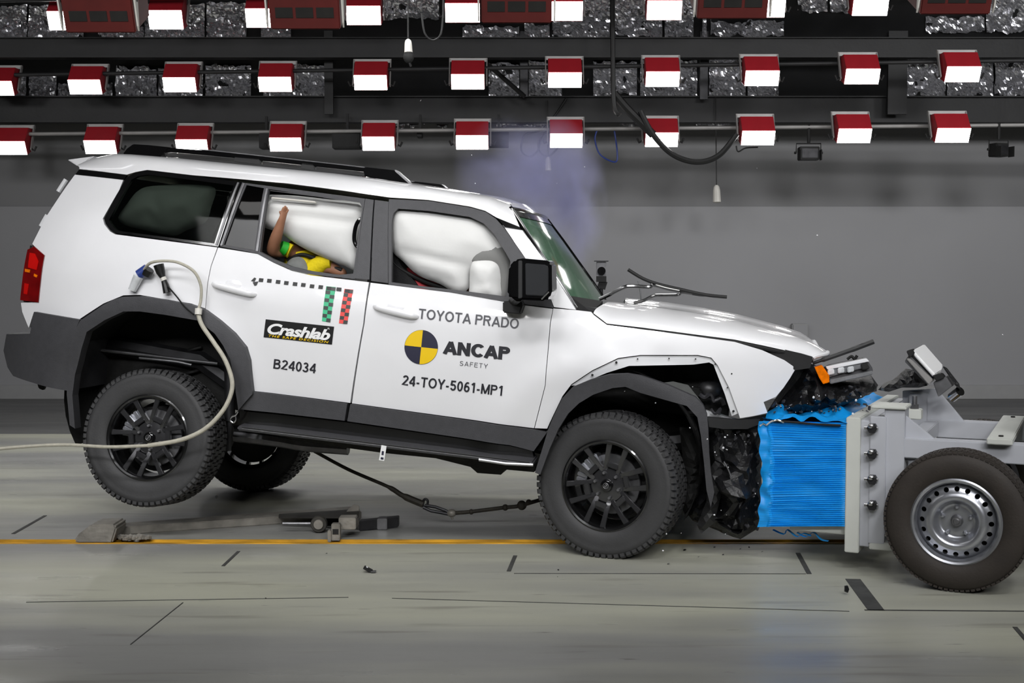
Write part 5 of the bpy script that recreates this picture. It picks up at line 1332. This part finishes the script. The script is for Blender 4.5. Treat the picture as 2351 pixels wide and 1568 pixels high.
part('torn_edge', MB().tube([TL(x, y, YN - .015) - kb for x, y in ((1745, 978), (1752, 972), (1760, 976), (1770, 968), (1785, 964), (1800, 970))], .005, 6), 'chrome', block)
sl = MB().tube([TL(x, y, YN - .012) - kb for x, y in ((1775, 966), (1830, 970), (1875, 974), (1930, 977))], .006, 6)
part('dark_slit', sl, 'matt_black', block)
for nm, px in (('torn_ribbon', [(1775, 1216), (1800, 1226), (1808, 1216), (1830, 1232), (1845, 1224), (1862, 1230)]), ('torn_ribbon', [(1830, 1222), (1850, 1232), (1868, 1222), (1885, 1238), (1902, 1242)])):
    part(nm, MB().tube(spline([TL(x, y, YN + .1) - kb for x, y in px], 5), .018, 8, flat=((0, 1, 0), .12)), 'barrier_sheet', block)
part('block_tray', MB().box(Vector((-.72, (YN + YF) / 2, .205)) - kb, (.30, YF - YN - .1, .05)), 'pale_plate', block, bevel=.004)

# debris heap and torn box unit lying on the barrier frame
lump('crushed_debris', [(2016, 895), (2030, 880), (2050, 872), (2062, 862), (2080, 846), (2100, 850), (2118, 868), (2130, 885), (2110, 890), (2070, 890), (2040, 900)], 1.15, .05, .12, .09, 9., 'crush_black', .022, 23, parent=tro, fr=TROF)
lb = TROF.world(TL(2140, 880, 1.05)); bx = empty('torn_box_unit', lb)
def B_(x, y, yl): return TROF.world(TL(x, y, yl)) - lb
def bxp(name, px, y0, t, m, bv=.004):
    P = [B_(x, y, y0) for x, y in px]; d = Vector((sin(_t), cos(_t), 0)) * t
    return part(name, MB().prism(P, [q + d for q in P]), m, bx, bevel=bv)
d = Vector((sin(_t), cos(_t), 0))
w4 = [B_(2096, 803, .95), B_(2148, 860, .95), B_(2162, 850, 1.15), B_(2166, 838, 1.2), B_(2122, 789, 1.25)]
dn_ = (B_(2082, 822, .95) - B_(2096, 803, .95))
part('white_cover', MB().prism(w4, [q + dn_ * .35 for q in w4]), 'decal_white', bx, bevel=.006)
w5 = [B_(2092, 808, .96), B_(2146, 863, .96), B_(2160, 853, 1.14), B_(2118, 800, 1.24)]
part('grey_body', MB().prism([q + dn_ * .35 for q in w5], [q + dn_ * 1.15 for q in w5]), 'steel_dull', bx, bevel=.004)
bxp('side_plate', [(2080, 824), (2088, 822), (2142, 872), (2132, 884)], .94, .02, 'lamp_frame')
bxp('clamp', [(2080, 806), (2094, 802), (2100, 812), (2088, 822)], .93, .1, 'matt_black')
bxp('clamp', [(2140, 862), (2160, 858), (2168, 868), (2150, 876)], .94, .1, 'matt_black')
bxp('lower_box', [(2142, 878), (2172, 865), (2186, 887), (2154, 912)], .96, .14, 'steel_dull')
bxp('bent_strip', [(2164, 842), (2172, 846), (2200, 882), (2204, 896), (2192, 884)], .98, .05, 'crush_black', .002)
part('tube_stub', MB().cyl(B_(2186, 912, 1.05), B_(2204, 898, 1.0), .028, 14), 'chrome', bx)
tag(bx, 'torn white and grey metal box unit tilted on top of the trolley frame', 'metal box')

# ================================================================== TOW GEAR ON THE FLOOR
sk = on_floor(215, 1248); tow = empty('tow_skid', (sk.x, sk.y, 0)); k4 = Vector((sk.x, sk.y, 0))
def G(x, y, z=0.): return on_floor(x, y, z) - k4
Ys = sk.y
def VP(x, y, dy=0.):          # a point in the upright plane through the skid's front face
    d = ray(x, y); t = (Ys + dy) / d.y; return CAM + d * t - k4
shp = [(168, 1243), (180, 1226), (208, 1205), (262, 1204), (268, 1212), (257, 1248), (182, 1248)]
part('skid_shoe', MB().prism([VP(x, y) for x, y in shp], [VP(x, y) + Vector((0, .2, 0)) for x, y in shp]), 'skid_metal', tow, bevel=.01)
a, b = G(262, 1228), G(826, 1188)
n2 = Vector((-(b - a).y, (b - a).x, 0)).normalized()
part('tow_beam', MB().hexa([a - n2 * .03, a + n2 * .1, a + n2 * .1 + Vector((0, 0, .05)), a - n2 * .03 + Vector((0, 0, .05))], [b - n2 * .05, b + n2 * .14, b + n2 * .14 + Vector((0, 0, .05)), b - n2 * .05 + Vector((0, 0, .05))]), 'skid_metal', tow, bevel=.006)
part('beam_plate', MB().hexa([G(640, 1190, .05), G(822, 1190, .05), G(826, 1168, .05), G(640, 1180, .05)], [G(640, 1190, .06), G(822, 1190, .09), G(826, 1168, .09), G(640, 1180, .06)]), 'skid_dark', tow, bevel=.003)
h0 = G(736, 1198, .055)
part('hub_wheel', MB().lathe([(.018, -.02), (.046, -.02), (.05, -.012), (.05, .012), (.018, .02)], 24, (h0.x, h0.y - .06, h0.z + .0), close=True), 'skid_dark', tow, angle=40)
part('hub_disc', MB().lathe([(0, -.03), (.028, -.03), (.03, -.02), (.03, .0)], 20, (h0.x, h0.y - .06, h0.z)), 'skid_metal', tow, angle=30)
part('axle_rod', MB().cyl(h0 + Vector((-.22, -.05, .0)), h0 + Vector((-.04, -.05, 0)), .009, 8), 'steel_dull', tow)
c0 = G(772, 1240)
part('guide_bracket', MB().box(c0 + Vector((0, .0, .05)), (.05, .05, .10)).box(c0 + Vector((-.035, -.02, .03)), (.02, .04, .07)).box(c0 + Vector((.06, .08, .09)), (.10, .10, .07)), 'skid_metal', tow, bevel=.004)
part('bracket_opening', MB().box(c0 + Vector((0, -.027, .055)), (.034, .004, .03)), 'matt_black', tow, smooth=False)
c1 = G(812, 1206)
part('end_plate', MB().prism([c1 + Vector(q) for q in ((-.06, 0, 0), (.03, 0, 0), (.035, 0, .12), (.0, 0, .13), (-.06, 0, .07))], [c1 + Vector(q) + Vector((0, .012, 0)) for q in ((-.06, 0, 0), (.03, 0, 0), (.035, 0, .12), (.0, 0, .13), (-.06, 0, .07))]), 'skid_metal', tow, bevel=.003)
part('plate_hole', MB().cyl(c1 + Vector((.0, -.003, .05)), c1 + Vector((0, .003, .05)), .014, 12), 'matt_black', tow)
a, b = G(826, 1206, .03), G(916, 1198, .035)
part('square_tube', MB().hexa([a + Vector((0, -.035, -.03)), a + Vector((0, .035, -.03)), a + Vector((0, .035, .03)), a + Vector((0, -.035, .03))], [b + Vector((0, -.035, -.025)), b + Vector((0, .035, -.025)), b + Vector((0, .035, .035)), b + Vector((0, -.035, .035))]), 'dark_steel', tow, bevel=.004)
part('tube_sleeve', MB().box((a + b) / 2 + Vector((.02, -.002, .004)), (.06, .082, .068)), 'steel_dull', tow, bevel=.004)
tag(tow, 'worn steel tow skid lying along the yellow floor groove', 'tow skid')
heap = MB()
hc = on_floor(300, 1246)
for i in range(60):
    s = rnd.uniform(.008, .02); heap.ball((hc.x + rnd.gauss(0, .06), hc.y + .02 + rnd.uniform(0, .05), s * .5 + max(0, .02 - abs(rnd.gauss(0, .01)))), (s, s, s * .8), 5, 3)
o = part('grit_heap', heap, 'skid_metal', smooth=False); o['kind'] = 'stuff'; tag(o, 'small heap of pale grit beside the tow skid shoe', 'grit')

YC = -.25
tc_b = CW(1000, 1168, YC); tow2 = empty('tow_sling', tc_b)
def Q(x, y, yl=YC): return CW(x, y, yl) - tc_b
part('sling_strap', MB().tube(spline([Q(722, 1036), Q(800, 1078), Q(890, 1117), Q(925, 1138), Q(972, 1158)], 6), [.011] * 13 + [.016] * 6 + [.022] * 6, 8), 'rust_strap', tow2)
part('shackle', MB().tube(spline([Q(968, 1154), Q(976, 1146), Q(982, 1150), Q(980, 1160), Q(972, 1162), Q(968, 1156)], 5), .008, 8), 'dark_steel', tow2)
for pts in ([(975, 1160), (1000, 1164), (1022, 1172), (1034, 1178)], [(972, 1165), (990, 1173), (1012, 1177), (1032, 1181)]):
    part('long_link', MB().tube([Q(*q) for q in pts], .010, 8), 'dark_steel', tow2)
part('sling_hook', MB().ball(Q(1037, 1178), (.03, .025, .025), 10, 7).cyl(Q(1036, 1180), Q(1039, 1192), .012, 8, .006), 'skid_metal', tow2)
part('sling_chain', MB().tube(spline([Q(1045, 1178), Q(1080, 1175), Q(1120, 1170), Q(1160, 1165), Q(1190, 1162), Q(1225, 1152), Q(1300, 1130, -.1)], 5), .012, 8), 'rust_strap', tow2)
for x, y, s in ((1082, 1175, .017), (1160, 1165, .02), (1198, 1160, .03), (1214, 1153, .018)): part('chain_knuckle', MB().ball(Q(x, y), (s, s, s), 10, 7), 'rust_strap', tow2)
tag(tow2, 'dark tow sling sagging under the car to a shackle and chain', 'sling')

# ================================================================== HOSES ON THE CAR
hb = CARF.world(CARF.loc(440, 760, -1.04)); hs = empty('umbilical_hose', hb)
def HQ(x, y, yl): return CW(x, y, yl) - hb
pts = [(330, 620, -1.0), (345, 604, -1.04), (375, 599, -1.06), (410, 603, -1.06), (445, 623, -1.05), (461, 655, -1.04), (461, 690, -1.04), (454, 715, -1.05), (463, 745, -1.06), (490, 785, -1.07), (516, 825, -1.08), (532, 870, -1.09), (530, 905, -1.10), (510, 945, -1.12), (470, 985, -1.14), (415, 1010, -1.16), (340, 1023, -1.17), (250, 1026, -1.18), (150, 1021, -1.18), (60, 1025, -1.2), (-60, 1036, -1.25), (-300, 1060, -1.4)]
thin = spline([HQ(*p) for p in pts[:8]], 7); thick = spline([HQ(*p) for p in pts[7:17]], 7); tail = spline([HQ(*p) for p in pts[16:]], 7)
part('thin_hose', MB().tube(thin, .0085, 8), 'hose_pale', hs); part('wrapped_hose', MB().tube(thick, .0125, 10), 'hose_pale', hs); part('tail_hose', MB().tube(tail, .0095, 8), 'hose_pale', hs)
part('hose_tape', MB().tube([HQ(456, 708, -1.05), HQ(455, 722, -1.055)], .02, 10), 'pendant_white', hs)
c = HQ(330, 622, -.985)
part('plug', MB().cyl(c + Vector((-.03, 0, -.022)), c + Vector((.022, 0, .014)), .028, 14), 'plug_blue', hs)
part('plug_collar', MB().cyl(c + Vector((.012, 0, -.02)), c + Vector((.034, -.01, .01)), .03, 14), 'cable_black', hs)
part('clear_sleeve', MB().tube([c + Vector((-.03, 0, -.03)), c + Vector((-.07, .005, -.11))], [.03, .024], 12), 'clear_lens', hs)
tag(hs, 'pale umbilical hose looping from the car side across the rear wheel', 'hose')
cb_ = CARF.world(CARF.loc(378, 650, -1.0)); cn = empty('hanging_connector', cb_)
def CQ(x, y, yl=-1.0): return CW(x, y, yl) - cb_
part('connector_body', MB().tube([CQ(364, 608), CQ(369, 625), CQ(375, 640), CQ(380, 655), CQ(384, 672)], [.03, .026, .014, .02, .023], 10), 'cable_black', cn)
part('connector_band', MB().tube([CQ(374, 637), CQ(377, 644)], .017, 10), 'pendant_white', cn)
part('connector_wire', MB().tube(spline([CQ(386, 658, -1.01), CQ(405, 680, -1.02), CQ(425, 705, -1.03), CQ(445, 722, -1.05)], 6), .005, 6), 'cable_black', cn)
tag(cn, 'black cable connector hanging on the white rear quarter panel', 'connector')

# ================================================================== DEBRIS
sm = [shard_mesh('shard', i, 1.0) for i in range(5)]
def shard(p, s, m, label, cat, group, i):
    o = bpy.data.objects.new('debris_shard', sm[i % 5].copy()); COL.objects.link(o)
    o.data.materials.clear(); o.data.materials.append(MATS[m])
    o.location = p; o.scale = (s, s, s); o.rotation_euler = (rnd.uniform(-.4, .4), rnd.uniform(-.4, .4), rnd.uniform(0, 6)) if p.z < .05 else (rnd.uniform(0, 6), rnd.uniform(0, 6), 0)
    return tag(o, label, cat, group)
for i, (x, y, s) in enumerate(((1535, 1296, 7), (1282, 1310, 6), (1572, 1264, 8), (1604, 1280, 6), (1280, 1326, 4), (750, 1272, 5), (1700, 1262, 6), (1660, 1275, 5), (1750, 1268, 5), (1720, 1258, 6), (610, 1375, 4), (1640, 1258, 7))):
    p = on_floor(x, y); p.z = .004; shard(p, s / FPX * p.y * .6, 'shard_black', 'tiny black plastic crumb scattered on the floor below the crash', 'debris', 'black crumbs on the floor', i)
p = on_floor(1943, 1366); p.z = .03; o = shard(p, .026, 'shard_black', 'larger black plastic shard on the floor left of the trolley wheel', 'debris', None, 3); o.rotation_euler = (1.2, .3, .4)
p = at(497, 1141, 6.9); shard(p, .012, 'shard_black', 'black plastic crumb in mid-air under the lifted rear axle', 'debris', None, 2)
p = on_floor(845, 1314); o = empty('square_nut_clip', (p.x, p.y, .0))
part('clip_plate', MB().box((0, 0, .016), (.05, .034, .014), Matrix.Rotation(.5, 3, 'Y')), 'shard_black', o, bevel=.002)
part('clip_hole', MB().cyl((-.006, 0, .022), (-.008, -.002, .028), .007, 10), 'shard_white', o)
part('clip_tail', MB().box((.03, -.01, .008), (.025, .03, .004)), 'steel_dull', o, smooth=False)
tag(o, 'small black square clip lying alone on the floor in front of the groove', 'clip')
for i, (x, y, d, s) in enumerate(((966, 231, 8, 5), (1876, 540, 7, 5), (2302, 768, 7, 4), (1091, 421, 7, 3), (1279, 421, 7, 2.5), (1083, 356, 7, 3), (1342, 383, 7, 3), (1692, 203, 8, 4), (1738, 386, 7, 2.5), (1530, 1226, 6.6, 5), (1522, 1264, 6.6, 5), (1564, 1224, 6.6, 4), (1624, 1008, 6.2, 4), (1640, 1182, 6.3, 6), (1668, 1182, 6.3, 4), (1505, 925, 6.2, 4), (1434, 898, 6.2, 4), (1584, 982, 6.2, 4), (1590, 888, 6.3, 3))):
    shard(at(x, y, d), s / FPX * d * .55, 'shard_white', 'tiny white chip of glass or plastic flying through the air around the crash', 'debris', 'white chips in the air', i)

# ================================================================== SMOKE
def smoke(c, r, dens, seed, label, col=(.66, .67, 1.)):
    bm = bmesh.new(); bmesh.ops.create_icosphere(bm, subdivisions=3, radius=1.0)
    me = bpy.data.meshes.new('airbag_smoke'); bm.to_mesh(me); bm.free()
    m = bpy.data.materials.new('smoke_haze'); m.use_nodes = True; nt = m.node_tree; L = nt.links
    nt.nodes.remove(nt.nodes['Principled BSDF'])
    v = nt.nodes.new('ShaderNodeVolumePrincipled'); v.inputs['Color'].default_value = col + (1,); v.inputs['Anisotropy'].default_value = .45
    tc = nt.nodes.new('ShaderNodeTexCoord'); g = nt.nodes.new('ShaderNodeTexGradient'); g.gradient_type = 'SPHERICAL'
    L.new(tc.outputs['Object'], g.inputs[0])
    n = nt.nodes.new('ShaderNodeTexNoise'); n.inputs['Scale'].default_value = 1.7; n.inputs['Detail'].default_value = 4; n.noise_dimensions = '4D'; n.inputs['W'].default_value = seed
    L.new(tc.outputs['Object'], n.inputs['Vector'])
    rp = nt.nodes.new('ShaderNodeMapRange'); rp.inputs['From Min'].default_value = .38; rp.inputs['From Max'].default_value = .7
    L.new(n.outputs['Fac'], rp.inputs['Value'])
    m1 = nt.nodes.new('ShaderNodeMath'); m1.operation = 'MULTIPLY'; L.new(g.outputs['Fac'], m1.inputs[0]); L.new(rp.outputs[0], m1.inputs[1])
    m2 = nt.nodes.new('ShaderNodeMath'); m2.operation = 'MULTIPLY'; L.new(m1.outputs[0], m2.inputs[0]); m2.inputs[1].default_value = dens
    L.new(m2.outputs[0], v.inputs['Density']); L.new(v.outputs[0], nt.nodes['Material Output'].inputs['Volume'])
    me.materials.append(m)
    o = bpy.data.objects.new('airbag_smoke', me); COL.objects.link(o); o.location = c; o.scale = r; o['kind'] = 'stuff'
    return tag(o, label, 'smoke')
smoke(at(1215, 400, 9.3), (.58, .36, .48), 8., 1.3, 'bluish smoke cloud rising above the roof front')
smoke(at(1318, 475, 9.3), (.26, .27, .52), 9., 5.1, 'narrow bluish smoke column rising beside the windscreen')
